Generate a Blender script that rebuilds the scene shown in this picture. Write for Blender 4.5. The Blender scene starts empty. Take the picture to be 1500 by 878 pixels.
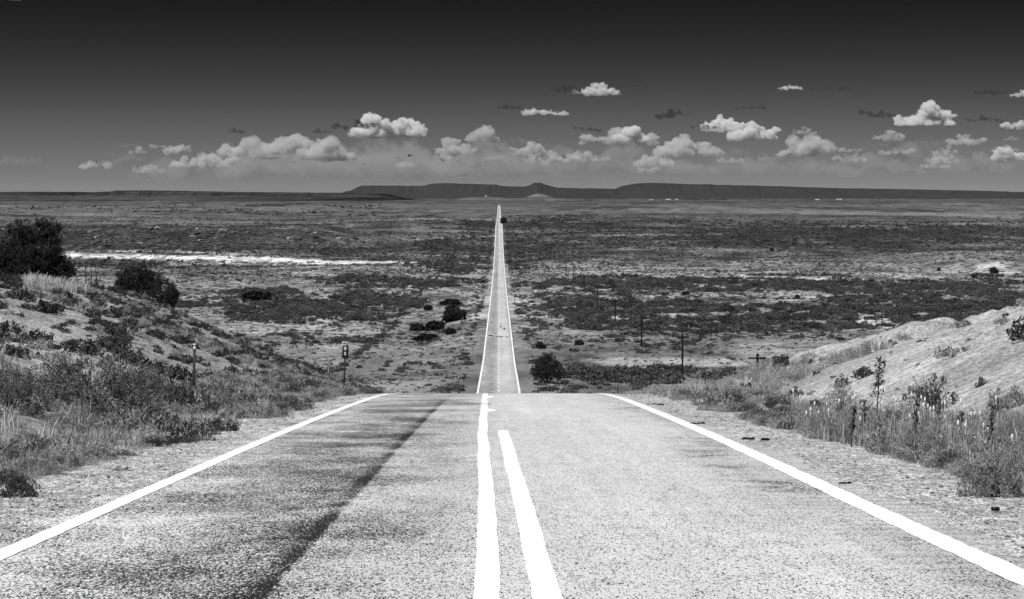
import bpy, bmesh, math, random
import numpy as np
from mathutils import Vector, Matrix, noise as mnoise

# ------------------------------------------------------------------ camera, sky, sun, exposure
EZ = 50.0            # eye height above the datum
F = 3200.0           # focal length in photograph pixels (1500 wide)
CX, CY = 731.0, 283.0  # vanishing point of the far road / horizon
CAMX = 0.055

scene = bpy.context.scene
cam_data = bpy.data.cameras.new("camera")
cam = bpy.data.objects.new("camera", cam_data)
scene.collection.objects.link(cam)
cam.location = (CAMX, 0, EZ)
cam.rotation_euler = (math.pi / 2, 0, 0)
cam_data.sensor_width = 36.0
cam_data.lens = 36.0 * F / 1500.0
cam_data.shift_x = (750 - CX) / 1500.0
cam_data.shift_y = -(439 - CY) / 1500.0
cam_data.clip_start = 0.5
cam_data.clip_end = 400000.0
scene.camera = cam

SUN_EL, SUN_AZ = 56.0, -142.0    # azimuth clockwise from +Y (view direction): behind and to the left
world = bpy.data.worlds.new("World")
scene.world = world
world.use_nodes = True
wn, wl = world.node_tree.nodes, world.node_tree.links
wn.clear()
out = wn.new("ShaderNodeOutputWorld")
bg = wn.new("ShaderNodeBackground")
sky = wn.new("ShaderNodeTexSky")
sky.sky_type = 'NISHITA'
sky.sun_disc = False
sky.sun_elevation = math.radians(SUN_EL)
sky.sun_rotation = math.radians(SUN_AZ)
sky.altitude = 1800.0
sky.dust_density = 0.6
# black-and-white film behind a deep red filter: only the red part of the sky light, which falls
# away fast above the horizon haze and stays dark to the zenith
sep = wn.new("ShaderNodeSeparateColor")
wl.new(sky.outputs[0], sep.inputs[0])
tc = wn.new("ShaderNodeTexCoord")
sxyz = wn.new("ShaderNodeSeparateXYZ")
wl.new(tc.outputs["Generated"], sxyz.inputs[0])
ramp = wn.new("ShaderNodeMapRange")
ramp.inputs["From Min"].default_value = 0.0
ramp.inputs["From Max"].default_value = 0.1
wl.new(sxyz.outputs["Z"], ramp.inputs["Value"])
cr = wn.new("ShaderNodeValToRGB")
cr.color_ramp.interpolation = 'B_SPLINE'
SKY_STOPS = [(0.0, 0.178), (0.10, 0.155), (0.25, 0.118), (0.42, 0.072), (0.58, 0.043), (0.75, 0.024), (0.92, 0.012), (1.0, 0.010)]
els = cr.color_ramp.elements
els[0].position, els[0].color = SKY_STOPS[0][0], (SKY_STOPS[0][1],) * 3 + (1,)
els[1].position, els[1].color = SKY_STOPS[-1][0], (SKY_STOPS[-1][1],) * 3 + (1,)
for p, v in SKY_STOPS[1:-1]:
    e = els.new(p)
    e.color = (v, v, v, 1)
wl.new(ramp.outputs[0], cr.inputs[0])
mul = wn.new("ShaderNodeMath"); mul.operation = 'MULTIPLY'
wl.new(sep.outputs[0], mul.inputs[0])
wl.new(cr.outputs[0], mul.inputs[1])
wl.new(mul.outputs[0], bg.inputs["Color"])
bg.inputs["Strength"].default_value = 0.12
wl.new(bg.outputs[0], out.inputs[0])

sun_data = bpy.data.lights.new("sun", 'SUN')
sun_data.energy = 4.2
sun_data.angle = math.radians(0.53)
sun_data.color = (1, 1, 1)
sun = bpy.data.objects.new("sun", sun_data)
scene.collection.objects.link(sun)
_az, _el = math.radians(SUN_AZ), math.radians(SUN_EL)
to_sun = Vector((math.sin(_az) * math.cos(_el), math.cos(_az) * math.cos(_el), math.sin(_el)))
sun.rotation_euler = to_sun.to_track_quat('Z', 'Y').to_euler()
sun.location = (0, -20, 120)

vs = scene.view_settings
vs.view_transform = 'Standard'
vs.look = 'None'
vs.exposure = 0.35
vs.gamma = 1.0
vs.use_curve_mapping = False
scene.display_settings.display_device = 'sRGB'
cy = scene.cycles
cy.use_denoising = True
cy.denoiser = 'OPENIMAGEDENOISE'
cy.denoising_input_passes = 'RGB_ALBEDO_NORMAL'
cy.denoising_prefilter = 'ACCURATE'
cy.max_bounces = 5
cy.diffuse_bounces = 2
cy.glossy_bounces = 1
cy.transmission_bounces = 2
cy.volume_bounces = 3
cy.transparent_max_bounces = 8
cy.use_adaptive_sampling = False

# ------------------------------------------------------------------ helpers
COL = scene.collection
rng = np.random.default_rng(7)
random.seed(7)


def tag(o, label=None, cat=None, group=None, kind=None):
    if label: o["label"] = label
    if cat: o["category"] = cat
    if group: o["group"] = group
    if kind: o["kind"] = kind
    return o


def link(name, mesh, parent=None, mat=None):
    o = bpy.data.objects.new(name, mesh)
    COL.objects.link(o)
    if parent: o.parent = parent
    if mat is not None and mesh is not None:
        mesh.materials.clear(); mesh.materials.append(mat)
    return o


def empty(name, loc=(0, 0, 0), rz=0.0):
    o = bpy.data.objects.new(name, None)
    o.empty_display_size = 0.3
    COL.objects.link(o)
    o.location = loc
    o.rotation_euler = (0, 0, rz)
    return o


def np_mesh(name, verts, faces, smooth=False):
    """verts (N,3); faces (M,3) or (M,4) int array"""
    me = bpy.data.meshes.new(name)
    verts = np.asarray(verts, dtype=np.float32)
    faces = np.asarray(faces, dtype=np.int32)
    n, k = faces.shape
    me.vertices.add(len(verts))
    me.vertices.foreach_set("co", verts.ravel())
    me.loops.add(n * k)
    me.loops.foreach_set("vertex_index", faces.ravel())
    me.polygons.add(n)
    me.polygons.foreach_set("loop_start", np.arange(0, n * k, k, dtype=np.int32))
    me.polygons.foreach_set("loop_total", np.full(n, k, dtype=np.int32))
    if smooth:
        me.polygons.foreach_set("use_smooth", np.ones(n, dtype=bool))
    me.update(calc_edges=True)
    return me


def hash2(ix, iy, seed):
    h = (ix.astype(np.int64) * 374761393 + iy.astype(np.int64) * 668265263 + seed * 974634777) & 0xFFFFFFFF
    h = ((h ^ (h >> 13)) * 1274126177) & 0xFFFFFFFF
    h = ((h ^ (h >> 16)) * 2246822519) & 0xFFFFFFFF
    return ((h ^ (h >> 15)) & 0xFFFFFF) / float(0xFFFFFF)


def vnoise(x, y, seed=0):
    x = np.asarray(x, float); y = np.asarray(y, float)
    ix, iy = np.floor(x), np.floor(y)
    fx, fy = x - ix, y - iy
    fx = fx * fx * fx * (fx * (fx * 6 - 15) + 10); fy = fy * fy * fy * (fy * (fy * 6 - 15) + 10)
    a = hash2(ix, iy, seed); b = hash2(ix + 1, iy, seed)
    c = hash2(ix, iy + 1, seed); d = hash2(ix + 1, iy + 1, seed)
    return (a * (1 - fx) + b * fx) * (1 - fy) + (c * (1 - fx) + d * fx) * fy


def fbm(x, y, seed=0, octaves=4, gain=0.5):
    s, amp, tot = 0.0, 1.0, 0.0
    for k in range(octaves):
        s = s + amp * vnoise(x * 2 ** k + 17.3 * k, y * 2 ** k - 9.1 * k, seed + k)
        tot += amp
        amp *= gain
    return s / tot


def sstep(a, b, x):
    t = np.clip((np.asarray(x, float) - a) / (b - a), 0, 1)
    return t * t * (3 - 2 * t)


# ------------------------------------------------------------------ terrain profile: drop below the eye along the road
_S = [(-60, .066), (25, .066), (40, .070), (55, .074), (70, .0906), (92, .108), (200, .105), (345, .055)]
_dn = np.arange(-60, 345.01, 0.5)
_sl = np.interp(_dn, [p[0] for p in _S], [p[1] for p in _S])
_Hn = np.concatenate([[0], np.cumsum((_sl[1:] + _sl[:-1]) * 0.25)])
_Hn = _Hn - np.interp(0, _dn, _Hn) + 1.46
_far = [(470, 36.3), (563, 37.7), (733, 40.2), (820, 42.0), (940, 43.5), (1080, 45.6), (1267, 46.2), (1533, 46.9), (1773, 44.8),
        (1984, 39.8), (2256, 34.0), (2700, 37.5), (3200, 43.0), (3573, 44.2), (5000, 42.0), (6690, 37.9), (7600, 45.0), (9000, 47.0), (12000, 42.0),
        (20000, 58.0), (30000, 82.0), (80000, 210.0)]
_du = np.linspace(math.log(345 + 20), math.log(80020), 5000)
_Hf = np.interp(np.exp(_du) - 20, [345] + [p[0] for p in _far], [_Hn[-1]] + [p[1] for p in _far])
_k = np.exp(-0.5 * (np.arange(-60, 61) / 22.0) ** 2); _k /= _k.sum()
_Hs = np.convolve(np.pad(_Hf, 60, mode='edge'), _k, mode='valid')
_w = sstep(_du[0], _du[0] + 0.18, _du)
_Hf = _Hf * (1 - _w) + _Hs * _w
_TD = np.concatenate([_dn[:-1], np.exp(_du) - 20])
_TH = np.concatenate([_Hn[:-1], _Hf])


def H(d):
    return np.interp(d, _TD, _TH)


def rise_left(u):
    u = np.maximum(u, 0)
    return .25 * u + .006 * u * u


def rise_right(u):
    u = np.maximum(u, 0)
    return np.where(u < 7, .40 * u, 2.8 + .18 * (u - 7)) - .5 * np.exp(-((u - 7) / 2.0) ** 2) * .6


def drop(X, d):
    """drop of the ground below the eye"""
    X = np.asarray(X, float); d = np.asarray(d, float)
    X, d = np.broadcast_arrays(X, d)
    r = H(d)
    # --- near hill cut by the road
    hill = 1 - sstep(215, 330, d)
    uL = -X - 5.4 - 0.6 * (fbm(d / 14, X * 0, 3, 2) - .5)
    uR = X - (5.2 + .032 * np.clip(d, 0, 200)) - 1.2 * (fbm(d / 18, X * 0, 5, 2) - .5)
    bump = (fbm(X / 9, d / 13, 11, 4) - .5)
    fine = (fbm(X / 1.3, d / 1.3, 12, 3) - .5)
    gully = np.abs(fbm((X + .55 * d) / 9.0, (d - .2 * X) / 30, 21, 3) - .5) * 2
    el = rise_left(uL) * hill
    capL = r - (1.1 + .0345 * np.clip(d, -60, 190) + .20 * np.clip(d - 190, 0, 400)) + 1.6 * bump
    capL = np.maximum(capL, 0.15 * np.maximum(uL, 0) * hill)
    k = .8
    el = -k * np.log(np.exp(-np.clip(el, -50, 50) / k) + np.exp(-np.clip(capL, -20, 50) / k)) * (uL > 0)
    el = np.maximum(el, 0)
    el = el + (1.0 * bump + .16 * fine) * sstep(0, 4, uL) * hill
    hillR = 1 - sstep(118, 165, d + .25 * np.maximum(X - 14, 0) * 0)
    er = rise_right(uR) * hillR
    rill = np.abs(fbm((X * .9 + .75 * d) / 2.6, (d - .6 * X) / 14, 23, 3) - .5) * 2
    ledge = fbm((X * .5 + d) / 16, (X - .3 * d) / 30, 27, 3) * 6
    ledge = (np.floor(ledge) + sstep(.72, 1.0, ledge - np.floor(ledge)))
    er = er + .55 * (ledge - 3) * sstep(2, 7, uR) * hillR + (-1.1 * gully - .28 * rill + .55 + 1.0 * bump + .28 * fine) * sstep(1.0, 6, uR) * hillR
    capR = r - 1.2 - .022 * d
    er = np.minimum(er, np.maximum(capR, 0.02))
    z = np.where(X < 0, el, er)
    # --- plain and valley
    ax = np.abs(X)
    side = sstep(np.maximum(7, .006 * d), np.maximum(22, .03 * d), ax) * sstep(300, 420, d)
    n1 = fbm(X / 160, d / 160, 31, 4) - .5
    n2 = fbm(X / 620, d / 900, 41, 4) - .5
    terr = sstep(.47, .50, fbm(X / 330 + 5, d / 300, 51, 4))
    plain = side * (np.minimum(5.0, .0050 * d) * n1 * 1.3 + np.minimum(16, .0028 * d) * n2 + np.minimum(2.6, .0016 * d) * (terr - .5))
    # rocky bluff behind the white dry wash
    bx = sstep(-120, -190, X) * (1 - sstep(-430, -640, X))
    wob = 90 * (fbm(X / 70, X * 0 + 2, 61, 4) - .5)
    front = sstep(1740 + wob, 1850 + wob, d)
    back = 1 - sstep(1930, 2300, d)
    plain = plain * (1 - .8 * bx * front * back) + bx * front * back * (10.0 + 5 * (fbm(X / 30, d / 40, 63, 3) - .5))
    # small rounded rise right of the road, far right terrace
    rx = sstep(230, 300, X) * (1 - sstep(520, 620, X)) * sstep(1180, 1300, d) * (1 - sstep(1420, 1620, d))
    plain = plain + rx * (7 + 5 * (fbm(X / 50, d / 60, 67, 3) - .5))
    ditch = .30 * sstep(330, 480, d) + .12 * sstep(4.6, 7, ax) * (1 - sstep(9, 14, ax)) * sstep(360, 500, d) * (1 - sstep(900, 1400, d))
    gravel = .03 * (fbm(X / .5, d / .5, 71, 2) - .5) * sstep(4.3, 5.2, ax) * (1 - sstep(90, 150, d))
    return r - z - plain + ditch - gravel


def ground_z(X, d):
    return EZ - drop(X, d)


def to_px(X, d, dr=None):
    if dr is None: dr = drop(X, d)
    dd = np.maximum(d, 1.0)
    return CX + F * (X - CAMX) / dd, CY + F * dr / dd


_md = np.concatenate([np.arange(11, 420, 1.0), np.exp(np.linspace(math.log(420), math.log(40000), 1200))])


def gpos(px, py, dmin=0):
    """first ground point seen at photo pixel (px, py)"""
    a = (px - CX) / F
    s = (py - CY) / F
    X = CAMX + a * _md
    q = drop(X, _md) / _md - s
    idx = np.where((q <= 0) & (_md >= dmin))[0]
    i = idx[0] if len(idx) else len(_md) - 1
    d = float(_md[i])
    if i > 0 and q[i - 1] > 0:
        t = q[i - 1] / (q[i - 1] - q[i])
        d = float(_md[i - 1] + t * (_md[i] - _md[i - 1]))
    X = CAMX + a * d
    return X, d, float(ground_z(X, d))


# ------------------------------------------------------------------ materials
def nodes_of(name):
    m = bpy.data.materials.new(name)
    m.use_nodes = True
    nt = m.node_tree
    b = nt.nodes["Principled BSDF"]
    b.inputs["Specular IOR Level"].default_value = 0.15
    b.inputs["Roughness"].default_value = 0.85
    return m, nt, b


def math_node(nt, op, a, b=None, clamp=False):
    n = nt.nodes.new("ShaderNodeMath"); n.operation = op; n.use_clamp = clamp
    for i, v in enumerate((a, b)):
        if v is None: continue
        if isinstance(v, (int, float)): n.inputs[i].default_value = v
        else: nt.links.new(v, n.inputs[i])
    return n.outputs[0]


def noise_node(nt, vec, scale, detail=3.0, rough=0.55):
    n = nt.nodes.new("ShaderNodeTexNoise")
    n.inputs["Scale"].default_value = scale
    n.inputs["Detail"].default_value = detail
    n.inputs["Roughness"].default_value = rough
    if vec is not None: nt.links.new(vec, n.inputs["Vector"])
    return n.outputs["Fac"]


def map_range(nt, v, a, b, c, d, smooth=False):
    n = nt.nodes.new("ShaderNodeMapRange")
    if smooth: n.interpolation_type = 'SMOOTHSTEP'
    for i, x in zip(("From Min", "From Max", "To Min", "To Max"), (a, b, c, d)):
        n.inputs[i].default_value = x
    nt.links.new(v, n.inputs["Value"])
    return n.outputs[0]


def grey(nt, v):
    n = nt.nodes.new("ShaderNodeCombineColor")
    for i in range(3): nt.links.new(v, n.inputs[i])
    return n.outputs[0]


def geo_pos(nt):
    return nt.nodes.new("ShaderNodeNewGeometry").outputs["Position"]


def simple_mat(name, val, var=0.25, scale=3.0, rough=0.85, per_object=0.0, spec=0.15):
    m, nt, b = nodes_of(name)
    pos = geo_pos(nt)
    n = noise_node(nt, pos, scale, 3)
    v = map_range(nt, n, 0.3, 0.7, val * (1 - var), val * (1 + var))
    if per_object:
        oi = nt.nodes.new("ShaderNodeObjectInfo")
        k = map_range(nt, oi.outputs["Random"], 0, 1, 1 - per_object, 1 + per_object)
        v = math_node(nt, 'MULTIPLY', v, k)
    nt.links.new(grey(nt, v), b.inputs["Base Color"])
    b.inputs["Roughness"].default_value = rough
    b.inputs["Specular IOR Level"].default_value = spec
    return m


def leaf_mat(name, val, var=.35, per_object=.3, transl=.25):
    m, nt, b = nodes_of(name)
    pos = geo_pos(nt)
    n = noise_node(nt, pos, 5.0, 2)
    v = map_range(nt, n, 0.3, 0.7, val * (1 - var), val * (1 + var))
    oi = nt.nodes.new("ShaderNodeObjectInfo")
    k = map_range(nt, oi.outputs["Random"], 0, 1, 1 - per_object, 1 + per_object)
    v = math_node(nt, 'MULTIPLY', v, k)
    c = grey(nt, v)
    nt.links.new(c, b.inputs["Base Color"])
    tr = nt.nodes.new("ShaderNodeBsdfTranslucent")
    nt.links.new(c, tr.inputs["Color"])
    mx = nt.nodes.new("ShaderNodeMixShader")
    mx.inputs[0].default_value = transl
    nt.links.new(b.outputs[0], mx.inputs[1]); nt.links.new(tr.outputs[0], mx.inputs[2])
    nt.links.new(mx.outputs[0], nt.nodes["Material Output"].inputs["Surface"])
    return m


def ground_material():
    m, nt, b = nodes_of("ground_soil")
    pos = geo_pos(nt)
    at = nt.nodes.new("ShaderNodeAttribute"); at.attribute_name = "alb"
    gr = nt.nodes.new("ShaderNodeAttribute"); gr.attribute_name = "gravel"
    sp = nt.nodes.new("ShaderNodeAttribute"); sp.attribute_name = "speckle"
    # fine gravel, 2 to 4 cm stones, and coarser clods
    mpg = nt.nodes.new("ShaderNodeMapping"); mpg.inputs["Scale"].default_value = (1, .26, 1)
    nt.links.new(pos, mpg.inputs[0])
    n1 = noise_node(nt, mpg.outputs[0], 58.0, 3, .75)
    n2 = noise_node(nt, pos, 2.6, 4, .6)
    n3 = noise_node(nt, pos, .35, 4, .6)
    g1 = map_range(nt, n1, .38, .55, .16, 1.36, True)
    n4 = noise_node(nt, mpg.outputs[0], 13.0, 3, .7)
    g4 = map_range(nt, n4, .40, .58, .66, 1.22)
    g2 = map_range(nt, n2, .30, .70, .70, 1.26)
    g3 = map_range(nt, n3, .30, .70, .85, 1.15)
    s1 = map_range(nt, n1, .34, .62, .60, 1.25)
    mixg = nt.nodes.new("ShaderNodeMix")
    nt.links.new(gr.outputs["Fac"], mixg.inputs[0]); nt.links.new(s1, mixg.inputs[2]); nt.links.new(g1, mixg.inputs[3])
    v = math_node(nt, 'MULTIPLY', at.outputs["Fac"], mixg.outputs[0])
    v = math_node(nt, 'MULTIPLY', v, g2)
    v = math_node(nt, 'MULTIPLY', v, g3)
    v = math_node(nt, 'MULTIPLY', v, g4)
    # scrub too far off to tell apart
    f1 = noise_node(nt, pos, .16, 5, .8)
    f2 = noise_node(nt, pos, .022, 4, .65)
    k1 = map_range(nt, f1, .42, .58, .40, 1.50)
    k2 = map_range(nt, f2, .35, .65, .70, 1.30)
    kk = math_node(nt, 'MULTIPLY', k1, k2)
    mixs = nt.nodes.new("ShaderNodeMix")
    nt.links.new(sp.outputs["Fac"], mixs.inputs[0]); mixs.inputs[2].default_value = 1.0; nt.links.new(kk, mixs.inputs[3])
    v = math_node(nt, 'MULTIPLY', v, mixs.outputs[0])
    nt.links.new(grey(nt, v), b.inputs["Base Color"])
    b.inputs["Roughness"].default_value = .95
    b.inputs["Specular IOR Level"].default_value = .05
    bu = nt.nodes.new("ShaderNodeBump")
    bu.inputs["Strength"].default_value = .7
    bu.inputs["Distance"].default_value = .045
    hsum = math_node(nt, 'ADD', math_node(nt, 'ADD', n1, math_node(nt, 'MULTIPLY', n4, 2.6)), math_node(nt, 'MULTIPLY', n2, 5.0))
    nt.links.new(hsum, bu.inputs["Height"])
    nt.links.new(bu.outputs[0], b.inputs["Normal"])
    return m


def road_material():
    m, nt, b = nodes_of("chip_seal")
    pos = geo_pos(nt)
    sx = nt.nodes.new("ShaderNodeSeparateXYZ"); nt.links.new(pos, sx.inputs[0])
    X, Y = sx.outputs["X"], sx.outputs["Y"]
    mpg = nt.nodes.new("ShaderNodeMapping"); mpg.inputs["Scale"].default_value = (1, .24, 1)
    nt.links.new(pos, mpg.inputs[0])
    gpos_ = mpg.outputs[0]
    n1 = noise_node(nt, gpos_, 105.0, 2, .7)
    n1b = noise_node(nt, gpos_, 52.0, 2, .6)
    n1c = noise_node(nt, gpos_, 8.0, 2, .6)
    n2 = noise_node(nt, pos, 1.1, 5, .7)
    # long streaks along the lanes
    mp = nt.nodes.new("ShaderNodeMapping"); mp.inputs["Scale"].default_value = (2.6, .07, 0)
    nt.links.new(pos, mp.inputs[0])
    n3 = noise_node(nt, mp.outputs[0], 1.0, 4, .65)
    # patches a few metres long
    mp2 = nt.nodes.new("ShaderNodeMapping"); mp2.inputs["Scale"].default_value = (.55, .42, 0)
    nt.links.new(pos, mp2.inputs[0])
    n4 = noise_node(nt, mp2.outputs[0], 1.0, 5, .7)
    # bitumen bleeding through in the left wheel track: a sharp inner edge, feathered outwards
    wob = math_node(nt, 'MULTIPLY', math_node(nt, 'SUBTRACT', n2, .5), .07)
    xx = math_node(nt, 'ADD', X, wob)
    edge = map_range(nt, xx, -1.27, -1.21, 1, 0, True)
    thin = math_node(nt, 'MULTIPLY', edge, map_range(nt, xx, -1.42, -1.29, 0, 1, True))
    wide = math_node(nt, 'MULTIPLY', map_range(nt, xx, -2.9, -1.35, 0, 1), edge)
    near = map_range(nt, Y, 44, 58, 1, .15, True)
    seen = math_node(nt, 'MULTIPLY', map_range(nt, n4, .34, .62, .55, 1.0, True), near)
    tar = math_node(nt, 'ADD', math_node(nt, 'MULTIPLY', thin, math_node(nt, 'MULTIPLY', near, math_node(nt, 'MULTIPLY', map_range(nt, n4, .3, .55, .35, 1.0), .30))), math_node(nt, 'MULTIPLY', math_node(nt, 'MULTIPLY', wide, seen), .28))
    # a little tar near the right edge line and in patches of the left lane
    tr2 = math_node(nt, 'MULTIPLY', map_range(nt, xx, 2.1, 2.7, 0, 1, True), map_range(nt, xx, 2.8, 3.3, 1, 0, True))
    tr2 = math_node(nt, 'MULTIPLY', math_node(nt, 'MULTIPLY', tr2, map_range(nt, n4, .45, .65, 0, .5, True)), near)
    left = map_range(nt, X, -1.0, .3, .38, .0, True)
    left = math_node(nt, 'MULTIPLY', left, map_range(nt, n4, .35, .65, .1, 1.3))
    tarsum = math_node(nt, 'ADD', math_node(nt, 'ADD', tar, tr2), left)
    # stones: the share of dark gaps between them grows with the amount of tar
    spk = math_node(nt, 'ADD', math_node(nt, 'ADD', math_node(nt, 'MULTIPLY', n1, .56), math_node(nt, 'MULTIPLY', n1b, .36)), math_node(nt, 'MULTIPLY', n1c, .08))
    thr = math_node(nt, 'SUBTRACT', spk, math_node(nt, 'MULTIPLY', tarsum, .17))
    stone = map_range(nt, thr, .40, .505, 0, 1, True)
    base = map_range(nt, stone, 0, 1, .02, .70)
    base = math_node(nt, 'MULTIPLY', base, map_range(nt, n2, .3, .7, .93, 1.07))
    base = math_node(nt, 'MULTIPLY', base, map_range(nt, n3, .3, .7, .92, 1.08))
    base = math_node(nt, 'MULTIPLY', base, map_range(nt, Y, 75, 340, 1.0, .86))
    # resurfaced lengths of the far road differ in tone
    mp5 = nt.nodes.new("ShaderNodeMapping"); mp5.inputs["Scale"].default_value = (.12, .016, 0)
    nt.links.new(pos, mp5.inputs[0])
    n5 = noise_node(nt, mp5.outputs[0], 1.0, 5, .75)
    base = math_node(nt, 'MULTIPLY', base, map_range(nt, n5, .36, .64, .80, 1.16))
    nt.links.new(grey(nt, base), b.inputs["Base Color"])
    b.inputs["Roughness"].default_value = .8
    b.inputs["Specular IOR Level"].default_value = .2
    bu = nt.nodes.new("ShaderNodeBump")
    bu.inputs["Strength"].default_value = .5
    bu.inputs["Distance"].default_value = .008
    nt.links.new(spk, bu.inputs["Height"])
    nt.links.new(bu.outputs[0], b.inputs["Normal"])
    return m


def paint_material():
    m, nt, b = nodes_of("white_road_paint")
    pos = geo_pos(nt)
    n1 = noise_node(nt, pos, 60.0, 3, .7)
    n2 = noise_node(nt, pos, 3.0, 3, .6)
    v = map_range(nt, n1, .22, .42, .45, .86, True)
    v = math_node(nt, 'MULTIPLY', v, map_range(nt, n2, .2, .6, .93, 1.03))
    nt.links.new(grey(nt, v), b.inputs["Base Color"])
    b.inputs["Roughness"].default_value = .6
    return m


M = {}
M['ground'] = ground_material()
M['road'] = road_material()
M['paint'] = paint_material()
M['tar'] = simple_mat("black_tar", .03, .5, 9.0, .5)
M['steel_dark'] = simple_mat("dark_steel_post", .035, .3, 12, .6)
M['white'] = simple_mat("white_sheeting", .70, .05, 8, .5)
M['sign_white'] = simple_mat("weathered_sign_white", .42, .1, 8, .6)
M['sign_dark'] = simple_mat("dark_sign_face", .025, .15, 8, .45)
M['wood_dark'] = simple_mat("weathered_pole_wood", .045, .35, 6, .8)
M['pole_wood'] = simple_mat("creosoted_pole", .014, .3, 6, .8)
M['bark'] = simple_mat("grey_bark", .07, .4, 14, .9)
M['leaf_dark'] = leaf_mat("juniper_foliage", .030, .55, .2, .12)
M['leaf_shrub'] = leaf_mat("shrub_foliage", .065, .45, .5, .2)
M['leaf_grey'] = leaf_mat("grey_weed_foliage", .30, .4, .3, .25)
M['leaf_thicket'] = leaf_mat("thicket_foliage", .086, .45, .55, .25)
M['grass_pale'] = leaf_mat("dry_pale_grass", .52, .3, .25, .3)
M['grass_grey'] = leaf_mat("grey_green_grass", .34, .35, .3, .3)
M['leaf_mesquite'] = leaf_mat("mesquite_foliage", .15, .45, .1, .25)
M['twig'] = simple_mat("dry_twigs", .06, .4, 20, .9)
M['rock_pale'] = simple_mat("pale_rock", .30, .35, .8, .9)
M['rock_dark'] = simple_mat("dark_rock", .075, .5, .5, .9)
M['scrap'] = simple_mat("black_scrap_and_shade", .012, .4, 20, .7)
M['roof'] = simple_mat("pale_metal_roof", .36, .08, .2, .5)
M['wall'] = simple_mat("pale_wall", .3, .1, .2, .8)
M['concrete'] = simple_mat("pale_concrete", .42, .2, 1.5, .85)
M['flower'] = simple_mat("pale_seed_heads", .72, .1, 30, .8)

# ------------------------------------------------------------------ ground albedo
# strips of pale soil: photo points along the strip (turned into ground positions), thickness in photo pixels, albedo
STRIPS = [
    ([(60, 374), (200, 376.5), (350, 379), (480, 384), (610, 386)], [4, 5, 6, 5, 2], .80),
    ([(150, 367), (260, 369), (360, 373)], [1.5, 2.5, 1.5], .55),
    ([(190, 388), (330, 387), (430, 389)], [1, 3, 1], .40),
    ([(560, 373), (700, 376), (725, 377)], [2, 3, 2], .34),
    ([(600, 352), (724, 345)], [3, 3], .30),
    ([(590, 321), (660, 322), (728, 322)], [1.2, 2, 1.5], .34),
    ([(590, 400), (712, 398), (760, 398), (830, 401)], [1.5, 2, 2.5, 2], .34),
    ([(830, 401), (960, 402), (1110, 405), (1300, 411)], [2, 3, 3, 2], .45),
    ([(1425, 387), (1470, 389), (1520, 389)], [1, 4, 5], .48),
    ([(1440, 401), (1480, 399), (1520, 400)], [2, 4, 3], .42),
    ([(985, 432), (1120, 432), (1250, 436), (1340, 440)], [3, 6, 6, 4], .36),
    ([(865, 528), (930, 531), (1010, 531), (1092, 531)], [5, 13, 16, 10], .44),
    ([(820, 497), (980, 500), (1190, 492)], [14, 22, 12], .22),
    ([(700, 440), (724, 440)], [6, 7], .62), ([(742, 440), (760, 440)], [7, 6], .62),
    ([(560, 432), (640, 426), (690, 428)], [3, 5, 4], .26),
    ([(1100, 311), (1340, 314), (1500, 318)], [2, 3, 4], .22),
    ([(1250, 428), (1330, 431), (1400, 434)], [2, 4, 2], .34),
    ([(300, 420), (430, 417), (560, 418)], [4, 8, 4], .22),
    ([(880, 366), (1000, 364), (1100, 367)], [2, 3, 2], .22),
    ([(860, 344), (960, 345), (1060, 343)], [1, 1.5, 1], .28),
    ([(120, 326), (260, 324), (400, 327)], [3, 5, 3], .16),
    ([(460, 300), (600, 301), (720, 300)], [2, 3, 2], .13),
    ([(1020, 545), (1120, 545)], [5, 5], .26),
]


def flat_px(X, d):
    dd = np.maximum(d, 1.0)
    return CX + F * (X - CAMX) / dd, CY + F * H(d) / dd


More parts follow.
